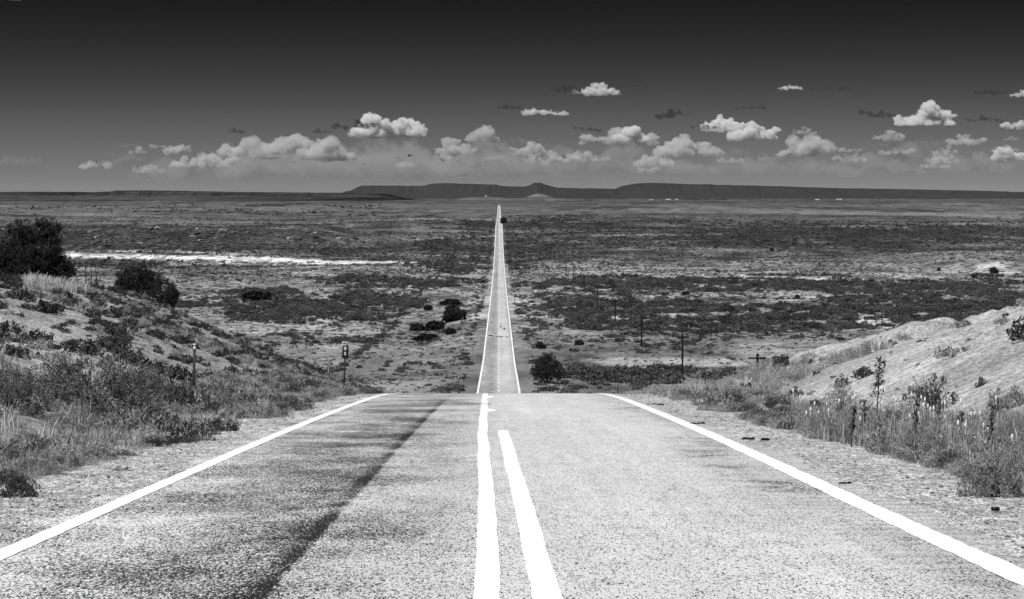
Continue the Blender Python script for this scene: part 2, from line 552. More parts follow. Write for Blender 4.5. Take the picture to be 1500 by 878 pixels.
def albedo(X, d, dr):
    px, py = to_px(X, d, dr)
    ax = np.abs(X)
    # hill soil
    nn = fbm(X / 6, d / 8, 81, 4)
    left = .38 + .26 * (fbm(X / 1.6, d / 2.4, 87, 4) - .5) + .20 * (nn - .5)
    right = .47 + .32 * (fbm(X / 1.6, d / 2.4, 85, 4) - .5) + .16 * (nn - .5) + .10 * (np.abs(fbm((X + .55 * d) / 9.0, (d - .2 * X) / 30, 21, 3) - .5) * 2 - .3)
    hill = np.where(X < 0, left, right)
    shoulder = (1 - sstep(5.0, 6.6, ax + 1.2 * (fbm(X / 2, d / 3, 83, 3) - .5)))
    near = hill * (1 - shoulder) + .54 * shoulder
    # valley soil, mottled in patches
    f = fbm(X / 22, d / 60, 91, 6, .62)
    g = fbm(X / 300, d / 260, 95, 5, .55)
    val = .30 + .60 * (f - .5) + .36 * (g - .5)
    val = np.clip(val, .08, .42)
    farp = np.clip(.105 + .20 * (g - .5) + .22 * (f - .5), .035, .26)
    far = val * (1 - sstep(800, 2000, d)) + farp * sstep(800, 2000, d)
    far = np.where(d > 9000, far * .8, far)
    m = sstep(230, 350, d)
    a = near * (1 - m) + far * m
    edge = 3.4 * (fbm(px / 22, py / 2.2, 101, 5, .6) - .5) * 2
    for pts, th, val_ in STRIPS:
        xs = [p[0] for p in pts]
        yc = np.interp(px, xs, [p[1] for p in pts])
        t = np.interp(px, xs, th)
        inside = (px > xs[0] - 25) & (px < xs[-1] + 25) & (d > 330)
        endf = sstep(xs[0] - 25, xs[0] + 12, px) * (1 - sstep(xs[-1] - 12, xs[-1] + 25, px))
        w = (1 - sstep(.32 * t, .62 * t + .7, np.abs(py - yc + edge * np.minimum(1, t / 6)))) * endf * inside
        if val_ < .75: w = w * (.62 + .38 * sstep(.35, .55, fbm(px / 9, py / 1.2, 103, 3)))
        a = a * (1 - w) + val_ * w
    bx = sstep(-120, -190, X) * (1 - sstep(-430, -640, X)) * sstep(1700, 1745, d) * (1 - sstep(1880, 1935, d))
    a = a * (1 - bx) + np.clip(.020 + .09 * f, .02, .09) * bx
    return np.clip(a, .02, .85), shoulder


# ------------------------------------------------------------------ ground sheet
rows = [-60, -50, -40, -30, -22, -15, -9, -4, 0, 3, 6, 8, 10]
d = 11.0
while d < 78000:
    rows.append(d)
    d += max(.4, .0115 * d)
rows = np.array(rows, float)
a_in = np.arange(-.285, .2851, .00165)
a_out = np.array([.30, .325, .36, .41, .48, .57, .70, .88, 1.1, 1.4])
acol = np.concatenate([-a_out[::-1], a_in, a_out])
DD, AA = np.meshgrid(rows, acol, indexing='ij')
XX = AA * (np.maximum(DD, 0) + 22)
DR = drop(XX, DD)
nr, nc = DD.shape
ALB, SHO = albedo(XX, DD, DR)
V = np.stack([XX.ravel(), DD.ravel(), (EZ - DR).ravel()], 1)
ii = np.arange(nr * nc).reshape(nr, nc)
Q = np.stack([ii[:-1, :-1].ravel(), ii[:-1, 1:].ravel(), ii[1:, 1:].ravel(), ii[1:, :-1].ravel()], 1)
gm = np_mesh("ground", V, Q, smooth=True)
for nm, arr in (("alb", ALB), ("gravel", SHO * (1 - sstep(80, 160, DD))), ("speckle", sstep(330, 700, DD))):
    at = gm.attributes.new(nm, 'FLOAT', 'POINT')
    at.data.foreach_set("value", arr.ravel().astype(np.float32))
ground = link("ground", gm, None, M['ground'])
tag(ground, kind="structure")


# ------------------------------------------------------------------ road and its painted lines
def road_z(d):
    return EZ - H(d) + .02 + 3e-5 * np.maximum(d, 0)


rr = rows[(rows > -45) & (rows < 8200)]
rr = np.unique(np.concatenate([rr, np.arange(11, 75, .2)]))


def row_z(d):   # height on the straight pieces between the ground's rows
    return np.interp(d, rows, road_z(rows))


hl = 3.52 + .22 * (fbm(rr / 1.1, rr * 0 + 3, 111, 4) - .5) * 2
hr = 3.54 + .22 * (fbm(rr / 1.1, rr * 0 + 9, 117, 4) - .5) * 2
zr = row_z(rr)
rv, rq = [], []
cols = [(-hl - .03, zr - .06), (-hl, zr)] + [(np.full_like(rr, x), zr) for x in (-2, -1, 0, 1, 2)] + [(hr, zr), (hr + .03, zr - .06)]
rv = np.stack([np.stack([c[0], rr, c[1]], 1) for c in cols], 1).reshape(-1, 3)
jj = np.arange(len(rr) * len(cols)).reshape(len(rr), len(cols))
rq = np.stack([jj[:-1, :-1].ravel(), jj[:-1, 1:].ravel(), jj[1:, 1:].ravel(), jj[1:, :-1].ravel()], 1)
road = link("road", np_mesh("road", rv, rq), None, M['road'])
tag(road, kind="structure")


def ribbon(name, d0, d1, xc, w, jit=.008, seed=0, lift=.004, mat='paint', step=.12, round_start=False, bulge=None):
    ds = np.unique(np.concatenate([np.arange(d0, min(d1, 80), step), rows[(rows > d0) & (rows < d1)], [d0, d1]]))
    c = xc(ds) if callable(xc) else np.full_like(ds, xc)
    ww = (w(ds) if callable(w) else np.full_like(ds, w)) / 2
    jl = jit * 2 * (fbm(ds / .25, ds * 0 + seed, 131 + seed, 4, .7) - .5)
    jr = jit * 2 * (fbm(ds / .25, ds * 0 + seed, 231 + seed, 4, .7) - .5)
    if round_start:
        t = np.clip((d1 - ds) / .25, 0, 1); ww = ww * np.sqrt(1 - (1 - t) ** 2 + 1e-4)
    if bulge is not None: jr = jr + bulge(ds)
    z = row_z(ds) + lift + 1.2e-5 * np.maximum(ds, 0)
    v = np.stack([np.stack([c - ww + jl, ds, z], 1), np.stack([c + ww + jr, ds, z], 1)], 1).reshape(-1, 3)
    k = np.arange(len(ds) - 1) * 2
    q = np.stack([k, k + 1, k + 3, k + 2], 1)
    return link(name, np_mesh(name, v, q), road, M[mat])


wide_far = lambda w0: (lambda ds: w0 + (.30 - w0) * sstep(200, 400, ds) + 1.0e-4 * np.clip(ds - 400, 0, 3000))
ribbon("edge_line", -40, 8000, lambda ds: -3.235 - .115 * sstep(80, 340, ds) + .03 * (fbm(ds / 9, ds * 0, 141, 3) - .5), wide_far(.175), .012, 1)
ribbon("edge_line", -40, 8000, lambda ds: 3.18 + .17 * sstep(80, 340, ds) + .04 * (fbm(ds / 9, ds * 0, 143, 3) - .5), wide_far(.23), .022, 2)
# the solid centre line is wobbly and grows short stubs near the crest
stub = lambda ds: sum(.16 * np.exp(-((ds - c) / s) ** 4) for c, s in ((44.5, 1.0), (58.0, 1.6)))
ribbon("centre_line", -40, 72, lambda ds: np.interp(ds, [12.5, 33, 65], [.0, -.19, -.36]) + .035 * (fbm(ds / 3.2, ds * 0, 151, 3) - .5), .15, .010, 3, bulge=stub)
ribbon("centre_line", -40, 34.0, lambda ds: .325 + np.interp(ds, [12.5, 33], [.0, -.20]) + .03 * (fbm(ds / 3.0, ds * 0, 153, 3) - .5), .165, .010, 4, round_start=True)
dd0 = 84.0
dash_ds = np.arange(84.0, 2300, 12.2)
for k_, s_ in enumerate(dash_ds[dash_ds < 1500]):
    ribbon("centre_dash", s_, s_ + 4.2, 0, .26, .0, 5)
for (px_, py_, w_, l_) in ((722, 463, .5, 9), (720.5, 474, .45, 7), (733.5, 480, .4, 10), (739, 483, .5, 10), (718.5, 493, .9, 6), (730, 494, .9, 5), (734.5, 494.5, .8, 5), (743, 494.5, .5, 5),
                           (727, 407, 1.3, 12), (722, 403, 2.0, 10), (738, 397, .6, 9)):
    dx = float(np.interp(-(py_), -flat_px(0, np.arange(340, 2000, 2.0))[1], np.arange(340, 2000, 2.0)))
    ribbon("tar_patch", dx, dx + l_, (px_ - CX) * dx / F, w_, .10, int(px_), lift=.003, mat='tar')
# cross crack with a dark lip on the crest
ds_ = 49.5
cx_ = np.linspace(-1.0, -.12, 60)
up_ = ds_ + .25 * (fbm(cx_ / .3, cx_ * 0, 161, 3) - .5)
wd_ = .16 + .30 * fbm(cx_ / .15, cx_ * 0, 163, 3) * sstep(-1.0, -.5, cx_)
cv = np.stack([np.stack([cx_, up_, row_z(up_) + .006], 1), np.stack([cx_, up_ + wd_, row_z(up_ + wd_) + .006], 1)], 1).reshape(-1, 3)
k = np.arange(59) * 2
link("tar_seam", np_mesh("tar_seam", cv, np.stack([k, k + 2, k + 3, k + 1], 1)), road, M['tar'])

# ------------------------------------------------------------------ mesas and knolls on the skyline
def mesa_material(name, top, face, talus, band):
    m, nt, b = nodes_of(name)
    pos = geo_pos(nt)
    at = nt.nodes.new("ShaderNodeAttribute"); at.attribute_name = "lev"
    n1 = noise_node(nt, pos, .012, 5, .7)
    mp = nt.nodes.new("ShaderNodeMapping"); mp.inputs["Scale"].default_value = (.0012, .0012, .05)
    nt.links.new(pos, mp.inputs[0])
    n2 = noise_node(nt, mp.outputs[0], 1.0, 4, .7)
    cr = nt.nodes.new("ShaderNodeValToRGB")
    e = cr.color_ramp.elements
    e[0].position, e[0].color = 0.0, (talus,) * 3 + (1,)
    e[1].position, e[1].color = 1.0, (top,) * 3 + (1,)
    x = e.new(.55); x.color = (talus * .9,) * 3 + (1,)
    x = e.new(.66); x.color = (face,) * 3 + (1,)
    x = e.new(.88); x.color = (face * .9,) * 3 + (1,)
    x = e.new(.93); x.color = (top,) * 3 + (1,)
    nt.links.new(at.outputs["Fac"], cr.inputs[0])
    v = math_node(nt, 'MULTIPLY', cr.outputs[0], map_range(nt, n1, .3, .7, .75, 1.25))
    v = math_node(nt, 'MULTIPLY', v, map_range(nt, n2, .35, .65, 1 - band, 1 + band))
    nt.links.new(grey(nt, v), b.inputs["Base Color"])
    b.inputs["Roughness"].default_value = 1
    b.inputs["Specular IOR Level"].default_value = 0
    return m


def mesa(name, dist, sky_pts, base_y, depth, mat, seed, talus_frac=.55, rough=.12, step=1.2, back=4.0, ypx_noise=.4):
    """ridge whose skyline passes the photo points sky_pts at distance dist; real relief in front"""
    xs = np.arange(sky_pts[0][0], sky_pts[-1][0] + .1, step)
    ty = np.interp(xs, [p[0] for p in sky_pts], [p[1] for p in sky_pts])
    ty = ty + ypx_noise * (fbm(xs / 14, xs * 0, seed, 4) - .5) * 2
    X0 = (xs - CX) * dist / F
    ztop = EZ - (ty - CY) * dist / F
    zb = EZ - (base_y - CY) * dist / F
    hgt = np.maximum(ztop - zb, 1.0)
    gl = fbm(xs / 9, xs * 0 + 1, seed + 5, 4, .6) - .5
    gl2 = fbm(xs / 30, xs * 0 + 7, seed + 9, 3) - .5
    prof = [(0.0, -.10, 0), (.10, .05, 0), (.30, .20, .25), (.5, .36, .4), (.66, talus_frac, .55), (.70, talus_frac + .1, .64), (.73, .80, .72), (.78, .93, .85), (.84, 1.0, .95), (1.2, .99, 1), (back * .5, .9, 1), (back, -.1, 1)]
    vs_, lev = [], []
    for (t, h, l) in prof:
        wobb = (gl * rough * .5 + gl2 * rough * 2.0) * depth * (1 if t < 1 else .3)
        Y = dist + (t - .84) * depth + wobb * (1 - abs(h) * .35)
        hh = h * (1 + .18 * (fbm(xs / 5, xs * 0 + t * 10, seed + 20, 3) - .5) * (1 if h < .9 else 0))
        Z = zb + hh * hgt
        s = Y / dist
        vs_.append(np.stack([X0 * (1 + 0 * s), Y, Z], 1)); lev.append(np.full(len(xs), l))
    n = len(xs); m_ = len(prof)
    v = np.stack(vs_, 0).reshape(-1, 3)
    jj = np.arange(m_ * n).reshape(m_, n)
    q = np.stack([jj[:-1, :-1].ravel(), jj[:-1, 1:].ravel(), jj[1:, 1:].ravel(), jj[1:, :-1].ravel()], 1)
    me = np_mesh(name, v, q)
    at = me.attributes.new("lev", 'FLOAT', 'POINT')
    at.data.foreach_set("value", np.concatenate(lev).astype(np.float32))
    o = link(name, me, None, mat)
    tag(o, kind="structure")
    return o


mm_far = mesa_material("far_mesa", .026, .030, .033, .12)
mm_left = mesa_material("left_mesa", .009, .030, .038, .8)
mm_knoll = mesa_material("knoll", .05, .08, .11, .4)
mesa("mesa", 30000, [(505, 281), (516, 279), (524, 274.5), (531, 272.2), (560, 272), (600, 272.4), (622, 272), (630, 269.5), (655, 268.3), (690, 269.6), (727, 270.6), (733, 272.6), (770, 273.5), (850, 276), (930, 277)], 293.5, 3800, mm_far, 301)
mesa("mesa", 27500, [(700, 277), (845, 276.5), (905, 277.2), (925, 276.6), (931, 272), (938, 268.6), (950, 268), (985, 268.9), (1010, 270.3), (1040, 270.0), (1050, 271), (1100, 272), (1150, 273.2), (1200, 275), (1300, 277), (1400, 279), (1500, 281.5), (1700, 284)], 293.5, 3600, mm_far, 311)
mesa("hill", 25000, [(735, 287), (755, 278.5), (768, 273.5), (778, 270.6), (783, 267.9), (792, 267.6), (798, 270.4), (812, 274), (828, 278.2), (850, 282), (900, 286)], 292.5, 2600, mm_far, 321, .5)
mesa("mesa", 12500, [(-220, 281), (-50, 281.5), (40, 281.3), (100, 281.0), (122, 281.8), (135, 282.3), (165, 280.8), (171, 279.3), (230, 279.4), (290, 280.4), (345, 281.5), (420, 282.2), (480, 282.6), (540, 283.0), (556, 283.8), (566, 286.5), (578, 290.5), (590, 293)], 294, 900, mm_left, 331, .55, .3)
mesa("hill", 14500, [(660, 294), (676, 290.5), (690, 288.6), (712, 287.8), (730, 288.5), (745, 290.5), (760, 290), (785, 289), (810, 289.4), (825, 291), (850, 294)], 295.2, 700, mm_knoll, 341, .6, .3)
mesa("hill", 15500, [(766, 291), (776, 287), (786, 283.6), (795, 285), (806, 288), (815, 291)], 292.5, 500, mesa_material("pale_knoll", .12, .15, .17, .3), 351, .6, .3)

# ------------------------------------------------------------------ clouds: closed volumes, each a thing of its own
def cloud_material(name, dens, bright, aniso=0.0):
    m = bpy.data.materials.new(name); m.use_nodes = True
    nt = m.node_tree; nt.nodes.clear()
    o = nt.nodes.new("ShaderNodeOutputMaterial"); p = nt.nodes.new("ShaderNodeVolumePrincipled")
    p.inputs["Color"].default_value = (bright,) * 3 + (1,)
    p.inputs["Density"].default_value = dens
    p.inputs["Anisotropy"].default_value = aniso
    nt.links.new(p.outputs[0], o.inputs["Volume"])
    m.cycles.homogeneous_volume = True
    return m


CM = {'bright': cloud_material("cumulus_dense", .010, .97), 'mid': cloud_material("cumulus_thin", .0050, .80),
      'haze': cloud_material("cumulus_haze_tint", .00075, .58), 'dark': cloud_material("cloud_shred_shade_tint", .0085, .10)}  # hazy grey imitates distance haze; dark one has cloud shade in its colour


def cloud(name, px, py, w, h, kind, seed, label, dist=58000.0, n=40, flat=.7, ragged=1.0, group=None, skew=0.0):
    """px, py: middle of the flat base in the photograph; w, h in photo pixels"""
    r = np.random.default_rng(seed)
    k = dist / F
    if name != 'cloud_puff': w, h = w * 1.2, h * 1.12
    W, Hh = w * k, h * k
    bm = bmesh.new()
    heads = r.uniform(-.75, .75, 3); hh = r.uniform(.6, 1.0, 3)
    for i in range(n):
        u = r.uniform(-1, 1)
        env = (1 - abs(u) ** 2.2) * (.45 + .55 * max(hh[q] * math.exp(-((u - heads[q]) / .35) ** 2) for q in range(3)))
        rad = Hh * r.uniform(.09, .30) * (.5 + .6 * env)
        zc = max(rad * .55, r.uniform(0, 1) ** .8 * max(env * Hh - rad, rad * .5))
        m = Matrix.Translation((u * W / 2 * .9 + skew * zc, r.normal(0, .22) * W * .5, zc)) @ Matrix.Diagonal((1.25, 1.2, 1.0, 1.0))
        bmesh.ops.create_icosphere(bm, subdivisions=2, radius=rad, matrix=m)
    zj = 0.0
    ns = int(W / (Hh * .36)) + 2        # a low spine ties the puffs together
    for i in range(ns):
        u = -.82 + 1.64 * i / (ns - 1)
        zj = zj * .6 + r.normal(0, .09)
        m = Matrix.Translation((u * W / 2, 0, Hh * (.2 + zj))) @ Matrix.Diagonal((1.8, 1.6, 1.0, 1.0))
        bmesh.ops.create_icosphere(bm, subdivisions=2, radius=Hh * r.uniform(.11, .22), matrix=m)
    me0 = bpy.data.meshes.new("tmp"); bm.to_mesh(me0); bm.free()
    tmp = bpy.data.objects.new("tmp", me0); COL.objects.link(tmp)
    md = tmp.modifiers.new("r", 'REMESH'); md.mode = 'VOXEL'; md.voxel_size = max(Hh / 34, W / 150)
    me = bpy.data.meshes.new_from_object(tmp.evaluated_get(bpy.context.evaluated_depsgraph_get()))
    COL.objects.unlink(tmp); bpy.data.objects.remove(tmp); bpy.data.meshes.remove(me0)
    me.name = name
    nv = len(me.vertices)
    co = np.empty(nv * 3, np.float32); me.vertices.foreach_get("co", co); co = co.reshape(-1, 3)
    no = np.empty(nv * 3, np.float32); me.vertices.foreach_get("normal", no); no = no.reshape(-1, 3)
    s = Hh * .30
    def n3(q, sd):
        return (fbm(q[:, 0] + .37 * q[:, 2], q[:, 1], sd, 3) + fbm(q[:, 1] + .21 * q[:, 0], q[:, 2], sd + 7, 3) + fbm(q[:, 2], q[:, 0] - .3 * q[:, 1], sd + 13, 3)) / 1.5 - 1
    disp = n3(co.astype(float) / s, seed) * 2.2
    disp2 = n3(co.astype(float) / (s * .3), seed + 50) * 2.2
    co = co + no * ((disp * .13 + disp2 * .07) * Hh * ragged)[:, None]
    low = co[:, 2] < 0
    co[low, 2] *= flat
    me.vertices.foreach_set("co", co.ravel().astype(np.float32)); me.update()
    bm = bmesh.new(); bm.from_mesh(me)           # keep the one connected body
    left, best = set(bm.verts), []
    while left:
        v0 = left.pop(); comp, st = [v0], [v0]
        while st:
            for e in st.pop().link_edges:
                for v1 in e.verts:
                    if v1 in left:
                        left.remove(v1); comp.append(v1); st.append(v1)
        if len(comp) > len(best): best = comp
    keep = set(best)
    bmesh.ops.delete(bm, geom=[v for v in bm.verts if v not in keep], context='VERTS')
    bm.to_mesh(me); bm.free(); me.update()
    o = link(name, me, None, CM[kind])
    o.location = (CAMX + (px - CX) * k, dist, EZ - (py - CY) * k)
    tag(o, label, "cloud", group)
    return o


C = cloud
# the long bank over the left half
C("cloud_bank", 430, 258, 420, 60, 'haze', 901, "long grey hazy cloud bank along the horizon", 76000, 90, .6, 1.5)
C("cloud_bank", 640, 258, 330, 66, 'haze', 902, "broad grey hazy cloud bank above the flat-topped mesa", 74000, 80, .6, 1.5)
for j, (px, py, w_, h_) in enumerate(((300, 262, 190, 9), (480, 265, 230, 8), (690, 250, 200, 10), (840, 262, 230, 8), (1010, 262, 260, 9), (1180, 247, 200, 9), (1330, 262, 260, 8), (1440, 232, 150, 8), (600, 236, 180, 12))):
    C("cloud_streak", px, py, w_, h_, 'haze', 1100 + j, "long thin grey streak in the low band of cloud", 80000 + 500 * j, 40, .9, 1.8, "streaks in the low cloud band")
C("cloud_bank", 520, 250, 330, 52, 'haze', 948, "soft grey cloud mass behind the bright cumulus heads", 72000, 80, .6, 1.5)
C("cumulus_cloud", 430, 222, 70, 30, 'mid', 903, "pale cumulus head on the upper edge of the long grey bank", 66000)
C("cumulus_cloud", 480, 234, 60, 36, 'mid', 904, "bright double cumulus head standing on the long grey bank", 65000)
C("cumulus_cloud", 570, 200, 96, 42, 'bright', 905, "large leaning cumulus tower with a bright crest above the long bank", 60000, 34, .3, 1.2, None, -.5)
C("cumulus_cloud", 535, 200, 40, 16, 'mid', 906, "small bright cumulus puff below the large leaning tower", 62000)
C("cumulus_cloud", 300, 244, 90, 24, 'mid', 907, "low ragged pale cumulus at the end of the long bank", 68000)
C("cumulus_cloud", 370, 230, 80, 34, 'mid', 908, "soft grey cumulus in the middle of the long bank", 69000)
C("cumulus_cloud", 665, 226, 50, 26, 'mid', 909, "round pale cumulus head right of the leaning tower", 64000)
C("cumulus_cloud", 707, 205, 28, 26, 'mid', 910, "narrow upright cumulus wisp above the far road", 63000)
C("cumulus_cloud", 700, 240, 60, 22, 'haze', 911, "faint low cumulus above the far road", 70000)
C("cumulus_cloud", 27, 240, 60, 16, 'haze', 912, "faint grey cumulus far over the low dark mesa", 70000)
C("cumulus_cloud", 240, 270, 60, 12, 'haze', 913, "faint streak of cloud low over the dark mesa", 78000)
C("cumulus_cloud", 155, 240, 40, 8, 'haze', 914, "thin faint cloud streak above the dark mesa", 76000)
# right half
C("cumulus_cloud", 880, 139, 46, 20, 'bright', 920, "ragged bright cloud with horned ends high above the hill", 52000, 22, .3, 1.6)
C("cumulus_cloud", 845, 138, 16, 8, 'mid', 921, "tiny cloud puff beside the horned bright cloud", 52000, 10)
C("cumulus_cloud", 800, 169, 62, 14, 'bright', 922, "flat bright cloud strip above the small hill", 54000, 22, .3, 1.3)
C("cumulus_cloud", 1157, 133, 30, 11, 'bright', 923, "single small bright cloud high over the long mesa", 52000, 12)
C("cumulus_cloud", 905, 212, 105, 28, 'mid', 924, "wide pale cumulus with three heads left of the twin towers", 62000, 34)
C("cumulus_cloud", 925, 206, 40, 24, 'bright', 925, "brightest round head of the wide pale cumulus", 61500, 16)
C("cumulus_cloud", 1062, 192, 46, 32, 'bright', 926, "tall rounded cumulus tower, shaded underneath, beside a bright dome", 60000, 22)
C("cumulus_cloud", 1108, 204, 58, 28, 'bright', 927, "bright white cumulus dome with a flat base", 59000, 24)
C("cumulus_cloud", 1010, 228, 80, 38, 'mid', 928, "grey cumulus mass below the rounded tower", 65000, 30)
C("cumulus_cloud", 1180, 226, 76, 32, 'mid', 929, "pale cumulus with a pointed head right of the bright dome", 62000, 30)
C("cumulus_cloud", 1235, 222, 50, 8, 'mid', 930, "thin bright cloud streak trailing from the pointed cumulus", 62500, 14)
C("cumulus_cloud", 1178, 196, 30, 12, 'mid', 931, "small faint cloud above the pointed cumulus", 60000, 12)
C("cumulus_cloud", 1352, 183, 74, 34, 'bright', 932, "bright wedge-shaped cumulus rising to one side", 57000, 30, .3, 1.2, None, .6)
C("cumulus_cloud", 1415, 212, 50, 18, 'mid', 933, "pale cumulus below the wedge-shaped one", 62000, 20)
C("cumulus_cloud", 1370, 212, 80, 12, 'haze', 934, "grey cloud strip below the wedge-shaped cumulus", 64000, 20)
C("cumulus_cloud", 1476, 234, 42, 24, 'bright', 935, "compact bright cumulus low over the long mesa's end", 60000, 20)
C("cumulus_cloud", 1490, 190, 34, 16, 'bright', 936, "small bright cumulus at the edge beyond the wedge", 58000, 12)
C("cumulus_cloud", 1497, 143, 28, 12, 'bright', 937, "small high bright cloud beyond the wedge", 55000, 10)
C("cloud_bank", 860, 252, 300, 48, 'haze', 938, "faint grey cloud bank over the small hill", 76000, 44, .4)
C("cloud_bank", 1090, 254, 320, 46, 'haze', 939, "faint grey cloud bank over the long mesa", 77000, 46, .4)
C("cloud_bank", 1330, 252, 330, 46, 'haze', 940, "faint grey cloud bank beyond the long mesa's end", 76000, 44, .4)
C("cumulus_cloud", 780, 226, 60, 20, 'mid', 941, "ragged pale cumulus over the small hill", 66000, 22)
C("cumulus_cloud", 850, 236, 80, 18, 'mid', 942, "low pale cumulus streak over the saddle between the mesas", 68000, 24)
C("cumulus_cloud", 1315, 226, 50, 12, 'mid', 943, "low pale cumulus streak under the wedge-shaped one", 66000, 16)
C("cumulus_cloud", 1370, 246, 40, 10, 'mid', 944, "faint low cumulus near the horizon under the wedge", 70000, 14)
for j, (px, py, w, h) in enumerate(((985, 173, 44, 14), (820, 134, 32, 12), (1215, 132, 60, 7), (1285, 170, 50, 11), (1450, 138, 50, 9), (1440, 178, 55, 9), (860, 192, 36, 9), (1100, 160, 40, 7), (930, 128, 40, 6), (520, 188, 60, 14), (745, 160, 30, 8), (345, 194, 22, 8), (1045, 140, 20, 4), (1095, 126, 20, 6), (470, 195, 26, 8), (1035, 190, 40, 12))):
    C("cloud_shred", px, py, w, h, 'dark', 950 + j, "small dark shred of cloud against the sky", 56000, 14, .8, 1.8, "dark cloud shreds")
kr = np.random.default_rng(1234)
for j in range(46):
    px = kr.uniform(130, 740) if j % 2 else kr.uniform(740, 1490)
    py = kr.uniform(214, 258) if j % 2 else kr.uniform(205, 256)
    w_ = kr.uniform(16, 46) * (1.3 if py > 235 else 1); h_ = w_ * kr.uniform(.22, .5)
    C("cloud_puff", px, py, w_, h_, 'mid' if kr.uniform() < .45 else 'haze', 1000 + j, "small ragged puff in the low band of cloud over the horizon", 64000 + 300 * j, 16, .8, 2.0, "puffs in the low cloud band")
C("cumulus_cloud", 22, 1, 14, 5, 'mid', 990, "bright scrap of cloud at the very top of the sky", 40000, 8)

# ------------------------------------------------------------------ foliage meshes
def unit_vec(r, n):
    v = r.normal(size=(n, 3))
    return v / np.linalg.norm(v, axis=1, keepdims=True)


def leaf_quads(centres, size, r, aspect=.45, up=0.0):
    """one small rhombus per centre, random orientation; up > 0 turns the long axis upwards"""
    n = len(centres)
    a = unit_vec(r, n); a[:, 2] += up * np.sign(a[:, 2] + 1e-9) + up
    a /= np.linalg.norm(a, axis=1, keepdims=True)
    b = np.cross(a, unit_vec(r, n)); b /= np.linalg.norm(b, axis=1, keepdims=True) + 1e-9
    s = (size * r.uniform(.6, 1.4, n))[:, None]
    v = np.stack([centres - a * s, centres + b * s * aspect, centres + a * s, centres - b * s * aspect], 1).reshape(-1, 3)
    f = np.arange(n * 4).reshape(n, 4)
    return v, f


def tube(pts, radii, sides=5):
    pts = [Vector(p) for p in pts]
    v, f = [], []
    for i, p in enumerate(pts):
        t = (pts[min(i + 1, len(pts) - 1)] - pts[max(i - 1, 0)]).normalized()
        q = t.to_track_quat('Z', 'Y')
        for k in range(sides):
            an = 2 * math.pi * k / sides
            v.append(tuple(p + q @ Vector((math.cos(an) * radii[i], math.sin(an) * radii[i], 0))))
    for i in range(len(pts) - 1):
        for k in range(sides):
            f.append((i * sides + k, i * sides + (k + 1) % sides, (i + 1) * sides + (k + 1) % sides, (i + 1) * sides + k))
    n = len(v)
    v.append(tuple(pts[-1]))
    for k in range(sides):
        a = (len(pts) - 1) * sides
        f.append((a + k, a + (k + 1) % sides, n, n))
    return v, f


def join_geo(parts):
    vv, ff, o = [], [], 0
    for v, f in parts:
        v = np.asarray(v, float).reshape(-1, 3); f = np.asarray(f, int)
        if len(f) and f.shape[1] == 3: f = np.concatenate([f, f[:, 2:3]], 1)
        vv.append(v); ff.append(f + o); o += len(v)
    return np.concatenate(vv), np.concatenate(ff)


def mesh_from(name, v, f, mat, smooth=False):
    """quads; a quad whose last two corners coincide is written as a triangle"""
    f = np.asarray(f, int)
    tri = f[:, 2] == f[:, 3]
    if tri.any():
        me = bpy.data.meshes.new(name)
        me.from_pydata([tuple(x) for x in v], [], [tuple(x[:3]) if t else tuple(x) for x, t in zip(f.tolist(), tri)])
        if smooth: me.polygons.foreach_set("use_smooth", np.ones(len(me.polygons), dtype=bool))
        me.update()
    else:
        me = np_mesh(name, v, f, smooth)
    if mat is not None: me.materials.append(mat)
    return me


def bush_geo(r, clumps, per, leaf, spread=.30, flat=.75, up=.2):
    """dome of leaf clumps, radius about 1, height about flat*1.3, standing on z = 0"""
    th = r.uniform(0, 2 * math.pi, clumps); q = np.sqrt(r.uniform(.02, 1, clumps))
    zc = r.uniform(.12, 1, clumps) * np.sqrt(np.clip(1 - .75 * q * q, 0, 1)) * flat
    lop = 1 + .35 * np.sin(th * 2 + r.uniform(0, 6)) * r.uniform(.2, 1)
    c = np.stack([q * np.cos(th) * lop * .85, q * np.sin(th) * .85, zc], 1)
    rad = spread * r.uniform(.55, 1.25, clumps)
    pts = np.repeat(c, per, 0) + unit_vec(r, clumps * per) * (np.repeat(rad, per) * r.uniform(.3, 1, clumps * per) ** .5)[:, None]
    pts[:, 2] = np.abs(pts[:, 2]) * .95 + .01
    return leaf_quads(pts, np.full(len(pts), leaf), r, .5, up)


def stems_geo(r, n, hgt=.7, rad=.02):
    parts = []
    for _ in range(n):
        an = r.uniform(0, 6.28); q = r.uniform(.15, .8)
        e = (math.cos(an) * q, math.sin(an) * q, hgt * r.uniform(.5, 1))
        mid = (e[0] * .4 + r.normal() * .05, e[1] * .4 + r.normal() * .05, e[2] * .55)
        parts.append(tube([(e[0] * .05, e[1] * .05, -.05), mid, e], [rad, rad * .7, rad * .25], 4))
    return join_geo(parts)


def grass_geo(r, n, hgt=1.0, lean=.45, width=.018, base=.12):
    th = r.uniform(0, 6.28, n)
    b = np.stack([r.normal(0, base, n), r.normal(0, base, n), np.full(n, -.03)], 1)
    h = hgt * r.uniform(.45, 1.05, n)
    l = lean * r.uniform(.1, 1, n)
    dirv = np.stack([np.cos(th), np.sin(th), np.zeros(n)], 1)
    side = np.stack([-np.sin(th + r.normal(0, .8, n)), np.cos(th), np.zeros(n)], 1) * width
    mid = b + dirv * (l * h * .35)[:, None] + np.array([0, 0, 1]) * (h * .6)[:, None]
    tip = b + dirv * (l * h)[:, None] + np.array([0, 0, 1]) * h[:, None]
    v = np.stack([b - side, b + side, mid + side * .7, mid - side * .7, tip + side * .15, tip - side * .15], 1).reshape(-1, 3)
    k = np.arange(n) * 6
    f = np.concatenate([np.stack([k, k + 1, k + 2, k + 3], 1), np.stack([k + 3, k + 2, k + 4, k + 5], 1)])
    return v, f


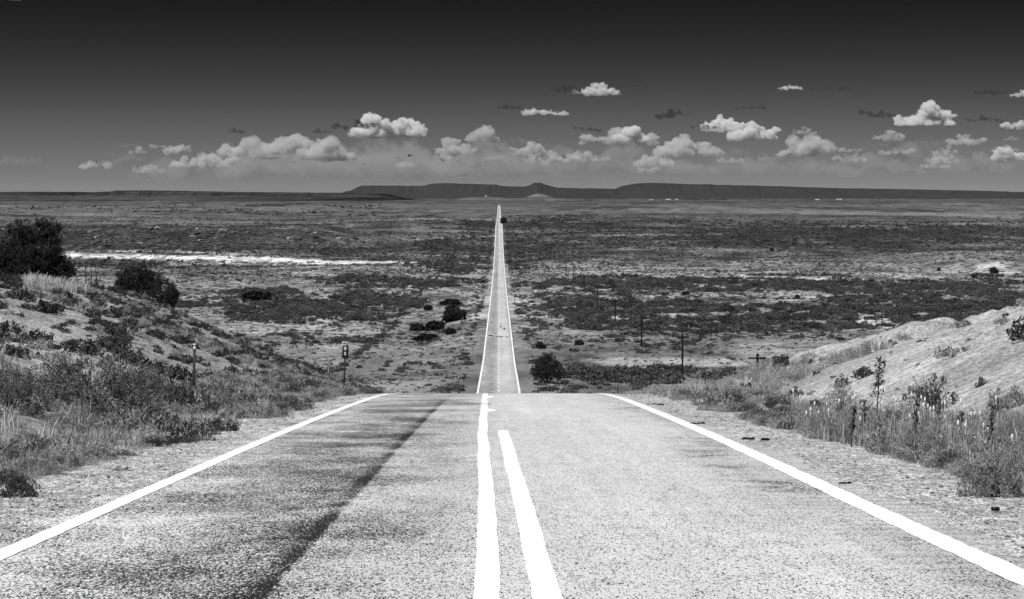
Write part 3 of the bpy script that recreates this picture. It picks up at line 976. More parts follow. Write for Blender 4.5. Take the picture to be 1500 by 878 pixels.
R = np.random.default_rng(21)
mesh_shrub = [mesh_from("shrub_foliage", *join_geo([bush_geo(R, 26, 22, .085, .26, .72), stems_geo(R, 7)]), M['leaf_shrub']) for _ in range(6)]
mesh_greyshrub = [mesh_from("shrub_foliage", *join_geo([bush_geo(R, 22, 22, .075, .24, .75, .6), stems_geo(R, 8, .9, .012)]), M['leaf_grey']) for _ in range(4)]
mesh_thicket = [mesh_from("shrub_foliage", *join_geo([bush_geo(R, 20, 12, .13, .26, .80), stems_geo(R, 4)]), M['leaf_thicket']) for _ in range(6)]
mesh_small = [mesh_from("shrub_foliage", *bush_geo(R, 8, 6, .26, .3, .7), M['leaf_thicket']) for _ in range(4)]
mesh_dark = [mesh_from("bush_foliage", *bush_geo(R, 34, 20, .095, .24, .85), M['leaf_dark']) for _ in range(3)]
mesh_grass_pale = [mesh_from("grass", *grass_geo(R, 46, 1, .5), M['grass_pale']) for _ in range(4)]
mesh_grass_grey = [mesh_from("grass", *grass_geo(R, 52, 1, .7, .016, .16), M['grass_grey']) for _ in range(4)]
mesh_tallgrass = [mesh_from("grass", *grass_geo(R, 30, 1, .28, .012, .10), M['grass_grey']) for _ in range(3)]
mesh_mound = []
for _ in range(5):
    _c, _p = 15, 44
    _th = R.uniform(0, 6.28, _c); _q = np.sqrt(R.uniform(0, 1, _c)) * .75
    _z = (1 - .7 * _q * _q) * R.uniform(.15, .62, _c)
    _cc = np.stack([_q * np.cos(_th), _q * np.sin(_th), _z], 1)
    _pt = np.repeat(_cc, _p, 0) + unit_vec(R, _c * _p) * (.30 * R.uniform(.2, 1, _c * _p) ** .5)[:, None]
    _pt[:, 2] = np.abs(_pt[:, 2])
    mesh_mound.append(mesh_from("weed", *leaf_quads(_pt, np.full(len(_pt), .085), R, .16, .8), M['leaf_grey']))
mesh_mound_dark = [m_.copy() for m_ in mesh_mound[:3]]
for m_ in mesh_mound_dark: m_.materials.clear(); m_.materials.append(M['leaf_shrub'])
mesh_weed = [mesh_from("weed", *join_geo([bush_geo(R, 18, 16, .06, .22, 1.0, 1.2), stems_geo(R, 10, 1.1, .010)]), M['leaf_grey']) for _ in range(4)]


# ------------------------------------------------------------------ scatter for what nobody could count
def scatter(name, meshes, pts, rz, sc, label=None, tilt=None):
    n = len(pts)
    me = bpy.data.meshes.new(name)
    me.vertices.add(n)
    me.vertices.foreach_set("co", np.asarray(pts, np.float32).ravel())
    rot = np.zeros((n, 3), np.float32); rot[:, 2] = rz
    a = me.attributes.new("rot", 'FLOAT_VECTOR', 'POINT'); a.data.foreach_set("vector", rot.ravel())
    a = me.attributes.new("scl", 'FLOAT_VECTOR', 'POINT'); a.data.foreach_set("vector", np.asarray(sc, np.float32).ravel())
    a = me.attributes.new("pick", 'INT', 'POINT'); a.data.foreach_set("value", (np.arange(n) * 7919 % 104729 % len(meshes)).astype(np.int32))
    o = link(name, me)
    ng = bpy.data.node_groups.new(name + "_scatter", 'GeometryNodeTree')
    ng.interface.new_socket("Geometry", in_out='INPUT', socket_type='NodeSocketGeometry')
    ng.interface.new_socket("Geometry", in_out='OUTPUT', socket_type='NodeSocketGeometry')
    gi = ng.nodes.new("NodeGroupInput"); go = ng.nodes.new("NodeGroupOutput")
    jn = ng.nodes.new("GeometryNodeJoinGeometry")

    def attr(nm, ty):
        x = ng.nodes.new("GeometryNodeInputNamedAttribute"); x.data_type = ty
        x.inputs["Name"].default_value = nm
        return x.outputs["Attribute"]
    ar, as_, ap = attr("rot", 'FLOAT_VECTOR'), attr("scl", 'FLOAT_VECTOR'), attr("pick", 'INT')
    for k, m in enumerate(meshes):
        src = bpy.data.objects.new("scatter_source", m)
        oi = ng.nodes.new("GeometryNodeObjectInfo"); oi.inputs["Object"].default_value = src
        ip = ng.nodes.new("GeometryNodeInstanceOnPoints")
        cmp_ = ng.nodes.new("FunctionNodeCompare"); cmp_.data_type = 'INT'; cmp_.operation = 'EQUAL'
        ng.links.new(ap, cmp_.inputs[2]); cmp_.inputs[3].default_value = k
        ng.links.new(gi.outputs[0], ip.inputs["Points"])
        ng.links.new(cmp_.outputs[0], ip.inputs["Selection"])
        ng.links.new(oi.outputs["Geometry"], ip.inputs["Instance"])
        ng.links.new(ar, ip.inputs["Rotation"]); ng.links.new(as_, ip.inputs["Scale"])
        ng.links.new(ip.outputs[0], jn.inputs[0])
    ng.links.new(jn.outputs[0], go.inputs[0])
    md = o.modifiers.new("scatter", 'NODES'); md.node_group = ng
    tag(o, label, None, None, "stuff")
    return o


def fan_sample(n, d0, d1, a0=-.262, a1=.262, r=rng):
    dd = np.sqrt(r.uniform(0, 1, n) * (d1 * d1 - d0 * d0) + d0 * d0)
    return r.uniform(a0, a1, n) * dd, dd


def blob(px, py, x0, x1, y0, y1, soft=6.0):
    return sstep(x0 - soft * 2, x0 + soft * 2, px) * (1 - sstep(x1 - soft * 2, x1 + soft * 2, px)) * sstep(y0 - soft * .5, y0 + soft * .5, py) * (1 - sstep(y1 - soft * .5, y1 + soft * .5, py))


THICKETS = [  # photo boxes, turned into ground areas: x0, x1, y0, y1, density
    (330, 600, 446, 474, 1.3), (470, 625, 432, 455, 1.5), (480, 680, 404, 420, .8), (330, 430, 424, 446, .6),
    (250, 340, 432, 450, .5), (770, 1500, 447, 486, 1.4), (800, 1500, 408, 426, 1.2), (1200, 1500, 424, 446, .8),
    (820, 1000, 540, 562, 1.4), (1040, 1120, 545, 560, .8), (760, 860, 412, 425, .8), (750, 830, 452, 475, .6),
    (760, 850, 300, 345, .35), (850, 1500, 330, 362, .4), (640, 725, 352, 372, .9), (655, 722, 326, 344, .8),
    (600, 720, 385, 398, .7), (120, 560, 362, 371, .8), (560, 720, 376, 383, .3), (85, 300, 384, 392, .5), (740, 800, 345, 395, .8), (810, 900, 430, 470, .6),
]


def veg_density(X, d, dr):
    px, py = to_px(X, d, dr)
    wx = 160 * (fbm(X / 60, d / 60, 401, 4) - .5); wy = 22 * (fbm(X / 30, d / 70, 403, 4) - .5)
    t = np.zeros_like(px)
    for x0, x1, y0, y1, k in THICKETS:
        t = np.maximum(t, k * blob(px + wx, py + wy, x0, x1, y0, y1))
    t = t * (.22 + .78 * sstep(.36, .52, fbm(X / 14, d / 26, 407, 3)))
    patch = sstep(.44, .60, fbm(X / 75, d / 75, 411, 4)) * .65 + .14
    patch2 = .12 + .88 * sstep(.44, .56, fbm(X / 22, d / 26, 415, 3))
    base = patch * patch2
    alb, _ = albedo(X, d, dr)
    ok = ((alb < .42) | (hash2(np.floor(X * 7), np.floor(d * 7), 5) < .22)) & (np.abs(X) > np.maximum(6.0, .0015 * d))
    # the mown strip between road and fence stays more open
    strip = (X > -33) & (X < -6) & (d > 330) & (d < 900)
    base = np.where(strip, base * .6, base); t = np.where(strip, t * .25, t)
    strip2 = (X > 6) & (X < 22) & (d > 330) & (d < 900)
    base = np.where(strip2, base * .5, base); t = np.where(strip2, t * .5, t)
    return np.clip(base * (1 - sstep(.1, .5, t)), 0, 1) * ok, t * ok


def valley_points(n, d0, d1, kb, kt, r):
    X, d = fan_sample(n, d0, d1, r=r)
    dr = drop(X, d)
    b, t = veg_density(X, d, dr)
    u = r.uniform(0, 1, n)
    keep_t = u < t * kt
    keep_b = (~keep_t) & (u < b * kb)
    return X, d, dr, keep_b, keep_t


shr = []   # X, d, z, radius, height, kind
vr = np.random.default_rng(33)
for (d0, d1, n, kb, kt, rs) in ((222, 700, 19000, .46, .70, .95), (700, 1300, 38000, .32, .80, .95), (1300, 2300, 76000, .32, .75, 1.0), (2300, 4200, 90000, .35, .6, 1.4)):
    X, d, dr, kb_, kt_ = valley_points(n, d0, d1, kb, kt, vr)
    for msk, lo, hi, kd in ((kb_, .35, 1.9, 0), (kt_, .9, 2.9, 1)):
        x, y, z = X[msk], d[msk], EZ - dr[msk]
        rad = vr.uniform(0, 1, len(x)) ** 1.6 * (hi - lo) + lo
        rad = rad * rs
        shr.append(np.stack([x, y, z, rad, rad * vr.uniform(.6, 1.0, len(x)), np.full(len(x), kd)], 1))
shr = np.concatenate(shr)
_px, _py = to_px(shr[:, 0], shr[:, 1])
shr = shr[~((np.abs(_px - 1110) < 34) & (_py > 505) & (_py < 575))]      # open ground round the first utility pole
score = shr[:, 3] / shr[:, 1]
spx, spy = to_px(shr[:, 0], shr[:, 1])


def visible(x, y, zt):
    """does the top of something at (x, y) clear the ground in front of it?"""
    s = (EZ - zt) / y
    q = np.arange(12, y * .97, max(1.0, y / 250))
    return bool(np.all(drop(CAMX + (x - CAMX) * q / y, q) / q >= s - 2e-4))


order = np.argsort(-score)
picked = []
for i in order[:2500]:
    if len(picked) >= 280: break
    if not (-5 < spx[i] < 1505): continue
    if visible(shr[i, 0], shr[i, 1], shr[i, 2] + shr[i, 4] * .8): picked.append(i)
mask = np.ones(len(shr), bool); mask[picked] = False
for j, i in enumerate(picked):
    x, y, z, rad, hg, kd = shr[i]
    o = link("scrub_bush", mesh_thicket[j % len(mesh_thicket)])
    o.location = (x, y, z - .05)
    o.rotation_euler = (0, 0, (j * 2.4) % 6.28)
    o.scale = (rad, rad * (.8 + .4 * ((j * .37) % 1)), hg * .95)
    sz = "broad spreading" if rad > 2.1 else "tall rounded" if hg > rad * .85 else "low"
    if y < 560 and x > 0:
        tag(o, f"{sz} dark scrub bush on the valley floor beside the nearest utility poles", "bush", f"{sz} scrub bushes by the utility poles")
    elif x > 0:
        tag(o, f"{sz} dark scrub bush in the brush belt beyond the pale flat", "bush", f"{sz} scrub bushes beyond the pale flat")
    elif x > -33:
        tag(o, "scrub bush between the far road and the wire fence", "bush", "scrub bushes inside the wire fence")
    else:
        tag(o, f"{sz} dark scrub bush on the valley floor beyond the wire fence", "bush", f"{sz} scrub bushes beyond the wire fence")
rest = shr[mask]
midm = rest[:, 1] < 1100
for nm, sub, meshes in (("valley_brush", rest[midm], mesh_thicket), ("distant_brush", rest[~midm], mesh_small)):
    scatter(nm, meshes, sub[:, :3] - np.array([0, 0, .05]), vr.uniform(0, 6.28, len(sub)), np.stack([sub[:, 3], sub[:, 3], sub[:, 4]], 1))
# low tufts dotted over the open valley floor
X, d = fan_sample(90000, 225, 2100, r=vr); dr = drop(X, d)
alb_, _ = albedo(X, d, dr)
ok = (np.abs(X) > 5.5) & (alb_ < .5) & (vr.uniform(0, 1, len(X)) < .25 + .75 * sstep(.4, .6, fbm(X / 20, d / 20, 421, 3)))
X, d, dr = X[ok], d[ok], dr[ok]
s_ = vr.uniform(.14, .42, len(X)) * (1 + d / 1400)
scatter("low_ground_cover", mesh_small, np.stack([X, d, EZ - dr - .03], 1), vr.uniform(0, 6.28, len(X)), np.stack([s_ * 1.2, s_ * 1.2, s_ * .9], 1))
gp = vr.uniform(0, 1, 9000)
X, d = fan_sample(6500, 225, 620, r=vr); dr = drop(X, d)
ok = (np.abs(X) > 5.5)
X, d, dr = X[ok], d[ok], dr[ok]
s_ = vr.uniform(.2, .5, len(X))
scatter("valley_grass", mesh_grass_pale[:1] + mesh_grass_grey[:3], np.stack([X, d, EZ - dr], 1), vr.uniform(0, 6.28, len(X)), np.stack([s_ * 2.2, s_ * 2.2, s_], 1))

# dark scrub crowding the shoulders of the far road
n = 420
d = 345 + 900 * vr.uniform(0, 1, n) ** 1.3; sg = np.where(vr.uniform(0, 1, n) < .55, -1, 1)
X = sg * (6.6 + np.abs(vr.normal(0, 2.6, n))); s_ = vr.uniform(.3, 1.15, n)
ok = vr.uniform(0, 1, n) < .15 + .85 * sstep(.42, .58, fbm(d / 30, sg * 5, 425, 3)); X, d, s_ = X[ok], d[ok], s_[ok]
scatter("far_verge_brush", mesh_thicket, np.stack([X, d, ground_z(X, d) - .05], 1), vr.uniform(0, 6.28, len(X)), np.stack([s_, s_, s_ * .7], 1))

# ------------------------------------------------------------------ shrubs on the two road banks
hr_ = np.random.default_rng(55)
bank = []
X, d = fan_sample(7500, 42, 235, -.262, -.045, hr_)
dens = .26 * sstep(.42, .58, fbm(X / 7, d / 10, 431, 3)) + .34
ok = (X < -7.5) & (hr_.uniform(0, 1, len(X)) < dens)
for x, y in zip(X[ok], d[ok]): bank.append((x, y, .15 + .50 * hr_.uniform() ** 1.8, 0))
X, d = fan_sample(2600, 40, 160, .05, .262, hr_)
dens = .16 * sstep(.5, .62, fbm(X / 8, d / 12, 437, 3)) + .07
ok = (X > 8.0) & (hr_.uniform(0, 1, len(X)) < dens)
for x, y in zip(X[ok], d[ok]): bank.append((x, y, .14 + .42 * hr_.uniform() ** 1.6, 1))
n_left = n_right = 0
extra = []
bank.sort(key=lambda t: -t[2] / t[1])
for j, (x, y, rad, side) in enumerate(bank):
    z = float(ground_z(x, y))
    hg = rad * (.75 + .5 * ((j * .61) % 1))
    if side == 0 and n_left >= 290:
        extra.append((x, y, z - .04, rad, hg)); continue
    if not visible(x, y, z + hg * .6): continue
    if side == 0:
        n_left += 1
    else:
        n_right += 1
    meshes = mesh_greyshrub if j % 5 == 0 else mesh_shrub
    o = link("desert_shrub", meshes[j % len(meshes)])
    o.location = (x, y, z - .04)
    o.rotation_euler = (0, 0, (j * 1.7) % 6.28)
    o.scale = (rad, rad * (.8 + .35 * ((j * .43) % 1)), hg)
    tone = "pale grey wispy" if meshes is mesh_greyshrub else "dark leafy"
    size = "broad" if rad > .45 else "small"
    if side == 0:
        where = "near the clump of tall junipers" if y > 120 and x < -18 else "behind the mile marker" if y > 95 else "uphill of the reflector post"
        tag(o, f"{size} {tone} shrub on the shrubby sandy bank {where}", "shrub", f"{size} {tone} shrubs {where}")
    else:
        tag(o, f"{size} {tone} shrub on the bare pale sandy bank", "shrub", f"{size} {tone} shrubs on the bare bank")
for j, (px, py, w_, h_) in enumerate([(1150, 538, 34, 26), (1190, 577, 18, 14), (1242, 520, 16, 18), (1188, 533, 14, 12), (1208, 529, 22, 13), (1236, 566, 30, 24), (1266, 552, 44, 26), (1290, 548, 26, 16),
                                       (1306, 505, 18, 14), (1164, 582, 30, 22), (1132, 580, 34, 26), (1094, 578, 40, 26), (1437, 566, 22, 24), (1316, 572, 14, 12), (1465, 594, 34, 22), (1345, 535, 12, 8), (1380, 520, 10, 8), (1420, 500, 14, 8)]):
    X, d, z = gpos(px, py); k = d / F
    o = link("desert_shrub", (mesh_greyshrub if j % 3 == 1 else mesh_shrub)[j % 4])
    o.location = (X, d, z - .05); o.rotation_euler = (0, 0, j * 1.3); o.scale = (w_ * k / 2, w_ * k / 2, h_ * k)
    tone = "pale grey wispy" if j % 3 == 1 else "dark leafy"
    size = "broad" if w_ >= 22 else "small"
    tag(o, f"{size} {tone} shrub on the bare pale sandy bank", "shrub", f"{size} {tone} shrubs on the bare bank")
ex = np.array(extra)
scatter("bank_shrubs", mesh_shrub + mesh_greyshrub[:2], ex[:, :3], hr_.uniform(0, 6.28, len(ex)), np.stack([ex[:, 3], ex[:, 3], ex[:, 4]], 1))
print("bank shrubs", n_left, n_right, "picked", len(picked), "all", len(shr))

# pale bunch grass among the shrubs of the left bank, thick under the junipers
X, d = fan_sample(9000, 34, 240, -.262, -.04, hr_)
den = .16 * sstep(.50, .66, fbm(X / 5, d / 7, 441, 3)) + .03
px_, py_ = to_px(X, d)
under = blob(px_, py_, 40, 130, 388, 430, 10)
den = np.maximum(den, .9 * under)
ok = (X < -6.2) & (hr_.uniform(0, 1, len(X)) < den)
X, d, under = X[ok], d[ok], under[ok]
s_ = hr_.uniform(.14, .34, len(X)) * np.where(under > .3, 2.3, 1)
scatter("bank_grass", mesh_grass_pale, np.stack([X, d, ground_z(X, d)], 1), hr_.uniform(0, 6.28, len(X)), np.stack([s_ * 1.6, s_ * 1.6, s_], 1))
X, d = fan_sample(2600, 40, 170, .05, .262, hr_)
ok = (X > 7.0) & (hr_.uniform(0, 1, len(X)) < .10 * sstep(.52, .66, fbm(X / 6, d / 9, 447, 3)) + .012)
X, d = X[ok], d[ok]; s_ = hr_.uniform(.12, .34, len(X))
scatter("bank_grass", mesh_grass_pale[:2] + mesh_mound[:3], np.stack([X, d, ground_z(X, d)], 1), hr_.uniform(0, 6.28, len(X)), np.stack([s_, s_, s_], 1))


X, d = fan_sample(5200, 34, 240, -.262, -.04, hr_); ok = (X < -6.5) & (hr_.uniform(0, 1, len(X)) < .25 + .6 * sstep(.4, .6, fbm(X / 4, d / 6, 443, 3))); X, d = X[ok], d[ok]
s_ = .06 + .20 * hr_.uniform(0, 1, len(X)) ** 2
scatter("bank_tufts", mesh_mound + mesh_shrub[:3], np.stack([X, d, ground_z(X, d) - .01], 1), hr_.uniform(0, 6.28, len(X)), np.stack([s_ * 1.2, s_ * 1.2, s_], 1))


# verge grass and weeds along both road shoulders
def verge(n, d0, d1, xfun, r, pw=1.3):
    d = r.uniform(0, 1, n) ** pw * (d1 - d0) + d0
    return xfun(d, r.uniform(0, 1, n)), d


def put(name, meshes, X, d, s, wide=1.0, tall=1.0, sink=.0):
    scatter(name, meshes, np.stack([X, d, ground_z(X, d) - sink], 1), hr_.uniform(0, 6.28, len(X)), np.stack([s * wide, s * wide, s * tall], 1))


edgeL = lambda d: np.interp(d, [12, 21, 30, 38, 60, 90, 140], [5.2, 5.0, 4.5, 4.25, 4.3, 4.5, 4.6]) + .55 * (fbm(d / 3.0, d * 0 + 2, 451, 3) - .5) * 2
edgeR = lambda d: np.interp(d, [12, 21, 24, 28, 34, 50, 80, 140], [5.2, 4.95, 4.85, 4.75, 4.5, 4.4, 5.0, 6.0]) + .45 * (fbm(d / 3.0, d * 0 + 4, 457, 3) - .5) * 2
# left
X, d = verge(2600, 14, 130, lambda d, u: -(edgeL(d) + .05 + u ** 1.4 * 3.6), hr_)
q_ = fbm(X / 1.1, d / 2.4, 471, 3); ok = q_ > .44; X, d, q_ = X[ok], d[ok], q_[ok]
put("verge_weeds", mesh_mound + mesh_mound_dark, X, d, hr_.uniform(.12, .34, len(X)) * (.6 + 3.2 * (q_ - .44)) * (.8 + .4 * sstep(0, 1.5, -X - edgeL(d))), 1.2, .9, .02)
X, d = verge(420, 14, 120, lambda d, u: -(edgeL(d) + .4 + u ** 1.2 * 4.2), hr_)
put("verge_grass", mesh_grass_grey + mesh_grass_pale[:1], X, d, hr_.uniform(.12, .27, len(X)), 2.0, 1)
X, d = verge(110, 27, 50, lambda d, u: -(edgeL(d) + 1.3 + u * 3.5), hr_)
put("verge_tall_grass", mesh_grass_pale + mesh_tallgrass, X, d, hr_.uniform(.3, .55, len(X)), 1.1, .85)
# right: one rank patch of tall weeds, lower growth on either side
X, d = verge(900, 19, 60, lambda d, u: edgeR(d) + .1 + u ** 1.3 * 2.4, hr_)
ok = fbm(X / 1.3, d / 2.6, 465, 3) > .47; X, d = X[ok], d[ok]
put("verge_weeds", mesh_mound + mesh_mound_dark[:2], X, d, hr_.uniform(.14, .36, len(X)), 1.1, .9, .02)
rank = lambda d: sstep(22.0, 24, d) * (1 - sstep(30, 36, d))
X, d = verge(1000, 20, 40, lambda d, u: edgeR(d) + .25 + u * 1.9, hr_, 1.0)
ok = hr_.uniform(0, 1, len(X)) < rank(d) * (.15 + .85 * sstep(.40, .54, fbm(X / 1.1, d / 2.2, 461, 3))); X, d = X[ok], d[ok]
put("verge_weeds", mesh_weed + mesh_mound[:2], X, d, hr_.uniform(.22, .40, len(X)), .8, 1.35, .02)
X, d = verge(900, 20, 40, lambda d, u: edgeR(d) + .25 + u * 1.9, hr_, 1.0)
ok = hr_.uniform(0, 1, len(X)) < rank(d) * (.15 + .85 * sstep(.40, .54, fbm(X / 1.1, d / 2.2, 461, 3))); X, d = X[ok], d[ok]
put("verge_tall_grass", mesh_tallgrass + mesh_grass_grey[:2], X, d, hr_.uniform(.30, .58, len(X)), .85, 1)
X, d = verge(1100, 58, 210, lambda d, u: edgeR(d) + .2 + u ** 1.2 * 6, hr_)
ok = fbm(X / 2.2, d / 5, 463, 3) > .47; X, d = X[ok], d[ok]
put("verge_grass", mesh_grass_pale[:2] + mesh_grass_grey[:2] + mesh_mound, X, d, hr_.uniform(.2, .5, len(X)), 1.4, .9)
X, d = verge(1500, 85, 260, lambda d, u: -(4.6 + u ** 1.2 * 12), hr_)
put("verge_grass", mesh_grass_pale[:2] + mesh_grass_grey[:2] + mesh_mound, X, d, hr_.uniform(.2, .5, len(X)), 1.5, .9)
# pale seed heads standing in the rank patch
sv, sf = bush_geo(np.random.default_rng(3), 1, 1, .1)
sh = mesh_from("seed_head", *join_geo([tube([(0, 0, -.9), (0.02, 0, -.2), (.03, 0, 0)], [.05, .05, .05], 3), tube([(.03, 0, 0), (.03, 0, .3), (.04, .02, .62), (.05, .02, .8)], [.06, .17, .14, .03], 6)]), M['flower'])
X, d = verge(80, 23, 36, lambda d, u: edgeR(d) + .3 + u * 1.7, hr_, 1.0)
z_ = ground_z(X, d) + hr_.uniform(.28, .62, len(X))
scatter("pale_seed_heads", [sh], np.stack([X, d, z_], 1), hr_.uniform(0, 6.28, len(X)), np.full((len(X), 3), .085))

# ------------------------------------------------------------------ single things: helpers
def box_geo(x0, x1, y0, y1, z0, z1):
    v = [(x, y, z) for z in (z0, z1) for y in (y0, y1) for x in (x0, x1)]
    f = [(0, 2, 3, 1), (4, 5, 7, 6), (0, 1, 5, 4), (1, 3, 7, 5), (3, 2, 6, 7), (2, 0, 4, 6)]
    return v, f


def part(name, geo, mat, parent, label=None, smooth=False):
    o = link(name, mesh_from(name, *join_geo(geo if isinstance(geo, list) else [geo]), M[mat], smooth), parent)
    if label: o["label"] = label
    return o


def copy_tree(o, loc, rz=0.0, sc=None):
    c = o.copy(); COL.objects.link(c)
    c.location = loc; c.rotation_euler = (0, 0, rz)
    if sc is not None: c.scale = sc
    for ch in list(o.children):
        k = ch.copy(); COL.objects.link(k); k.parent = c
        for g in list(ch.children):
            q = g.copy(); COL.objects.link(q); q.parent = k
    return c


# ------------------------------------------------------------------ junipers
def juniper(name, base, width, height, lobes, seed, n_clumps=150, per=34, leaf=.085, label=None, cat="juniper", group=None):
    r = np.random.default_rng(seed)
    root = empty(name, base)
    parts = []
    cen = []
    for (lx, lz, lr, lh) in lobes:     # lobe: side offset, height of centre, half width, half height (in units of width / height)
        n = max(8, int(n_clumps * lr * lh * 4))
        u = unit_vec(r, n) * (r.uniform(.35, 1, n) ** .45)[:, None]
        c = np.stack([lx * width + u[:, 0] * lr * width, u[:, 1] * lr * width, lz * height + u[:, 2] * lh * height], 1)
        c += r.normal(0, .045, c.shape) * width
        cen.append(c)
        parts.append(tube([(lx * width * .1, 0, -.1), (lx * width * .45, 0, lz * height * .4), (lx * width, 0, lz * height)], [.045 * width, .03 * width, .012 * width], 6))
        for q in c[:: max(1, n // 9)]:
            parts.append(tube([(lx * width * .6, 0, lz * height * .6), tuple((q + np.array([lx * width, 0, lz * height])) / 2), tuple(q)], [.014 * width, .008 * width, .003 * width], 4))
    cen = np.concatenate(cen)
    cen[:, 2] = np.maximum(cen[:, 2], .05 * height)
    rad = width * .075 * r.uniform(.5, 1.5, len(cen))
    p = np.repeat(cen, per, 0) + unit_vec(r, len(cen) * per) * (np.repeat(rad, per) * r.uniform(.2, 1, len(cen) * per) ** .5)[:, None] * np.array([1, 1, 1.15])
    p[:, 2] = np.maximum(p[:, 2], .03)
    part("trunk", parts, 'bark', root)
    link("crown", mesh_from("crown", *leaf_quads(p, np.full(len(p), leaf * max(.5, width / 4)), r, .35, .6), M['leaf_dark']), root)
    if label: tag(root, label, cat, group)
    return root


def at_px(px, py, dmin=0):
    X, d, z = gpos(px, py, dmin)
    return X, d, z, d / F      # last: metres per photo pixel there


X, d, z, k = at_px(30, 416); d = min(d, 165)
def on_ray(px, d):
    X = CAMX + (px - CX) * d / F
    return X, d, float(ground_z(X, d))


D1 = 150.0
x, y, z = on_ray(26, D1); k = D1 / F
top_h = (EZ - (322 - CY) * k) - z
juniper("juniper", (x, y, z - .1), 70 * k, top_h, [(.0, .66, .34, .26), (-.16, .42, .36, .28), (.22, .40, .34, .28), (.08, .86, .20, .12), (0, .2, .48, .18)], 601, 300, 42, .10,
        "dark round-topped juniper between a low one and a taller two-tipped one")
x, y, z = on_ray(-8, D1 - 4); k = (D1 - 4) / F
top_h = (EZ - (352 - CY) * k) - z
juniper("juniper", (x, y, z - .1), 74 * k, top_h, [(.1, .55, .36, .36), (-.2, .42, .36, .36), (.3, .3, .3, .26)], 606, 280, 40, .10,
        "low spreading dark juniper next to the round-topped one on the bank")
x, y, z = on_ray(66, D1 + 3); k = (D1 + 3) / F
top_h = (EZ - (318 - CY) * k) - z
juniper("juniper", (x, y, z - .1), 74 * k, top_h, [(.04, .58, .32, .26), (-.08, .82, .17, .16), (.17, .84, .12, .13), (.0, .30, .44, .24), (.32, .24, .26, .20)], 602, 360, 42, .10,
        "dark juniper with two upright tips above pale bunch grass")
x, y, z = on_ray(203, 190.0); k = 190.0 / F
top_h = max(1.6, (EZ - (384 - CY) * k) - z)
juniper("juniper", (x, y, z - .1), 62 * k, top_h, [(-.05, .55, .40, .38), (.25, .45, .3, .35), (-.3, .4, .25, .3)], 603, 300, 34, .10, "low dark rounded juniper on the crest of the shrubby bank")
x, y, z = on_ray(238, 186.0); k = 186.0 / F
top_h = max(1.2, (EZ - (400 - CY) * k) - z)
juniper("juniper", (x, y, z - .1), 42 * k, top_h, [(0, .5, .45, .42), (.3, .35, .28, .3)], 604, 240, 30, .11, "small dark juniper growing against the low rounded one on the bank")
X, d, z, k = at_px(801, 562)
juniper("juniper", (X, d, z - .1), 46 * k, 46 * k, [(0, .52, .40, .40), (-.22, .34, .26, .28), (.26, .36, .26, .30), (.04, .84, .18, .16)], 605, 260, 34, .085,
        "big dark juniper beside the far road where it leaves the hill")
# dark rounded bushes inside the fence and out on the plain, placed where they touch the ground
jb = juniper("juniper_bush", (0, 0, -500), 1.0, .8, [(-.26, .36, .26, .34), (.22, .34, .30, .32), (-.02, .56, .2, .36), (.34, .2, .16, .2)], 611, 60, 22, .32)
first = True
BUSHES = [(611, 485, 20, 12, 0), (636, 484, 30, 15, 0), (660, 490, 22, 10, 0), (625, 500, 33, 12, 0), (667, 470, 32, 18, 0), (664, 460, 26, 14, 0),
          (792, 511, 15, 11, 1), (848, 506, 12, 9, 1), (374, 440, 46, 14, 2), (627, 455, 18, 9, 0), (660, 447, 26, 10, 0),
          (738, 328, 9, 10, 3), (1131, 368, 8, 5, 4), (1456, 401, 12, 10, 4), (1427, 408, 7, 6, 4), (1375, 397, 6, 5, 4), (1168, 438, 9, 7, 5), (1245, 443, 11, 6, 5), (1005, 433, 11, 7, 5), (905, 500, 9, 6, 1)]
BL = {0: ("dark round juniper bush in the open strip between far road and wire fence", "juniper bushes inside the wire fence"),
      1: ("small dark juniper bush on the flat near the big roadside juniper", "juniper bushes near the big juniper"),
      2: ("wide dark juniper bush behind the shrubby bank, beyond the wire fence", "juniper bushes beyond the wire fence"),
      3: ("dark tree beside the far road near where it crests the distant rise", "trees by the distant road crest"),
      4: ("small dark juniper dotted on the pale far rise", "junipers on the far rise"),
      5: ("dark juniper bush along the pale strip between the two brush belts", "junipers between the brush belts")}
for j, (px, py, w, h, zone) in enumerate(BUSHES):
    X, d, z, k = at_px(px, py, 300)
    o = jb if j == 0 else copy_tree(jb, (0, 0, 0))
    o.location = (X, d, z - .08); o.rotation_euler = (0, 0, .9 * j)
    o.scale = (w * k, w * k, h * k / .8)
    tag(o, BL[zone][0], "juniper", BL[zone][1])

# ------------------------------------------------------------------ big mesquite and weeds near the left shoulder
def hero_bush(name, px, py, w, h, seed, mat, label, cat, clumps=46, per=44, leaf=.045, spread=.2, flat=.8, stems=16, dist=None, group=None, up=.3):
    r = np.random.default_rng(seed)
    if dist: X, d, z = on_ray(px, dist); k = d / F
    else: X, d, z, k = at_px(px, py)
    root = empty(name, (X, d, z - .04))
    v, f = bush_geo(r, clumps, per, leaf, spread, flat, up)
    s = np.array([w * k / 2, w * k / 2 * .9, h * k / (flat * 1.2)])
    o = link("foliage", mesh_from("foliage", v * s, f, M[mat]), root)
    sv, sf = stems_geo(r, stems, flat * 1.05, .012)
    link("stems", mesh_from("stems", np.asarray(sv) * s, sf, M['twig']), root)
    tag(root, label, cat, group)
    return root


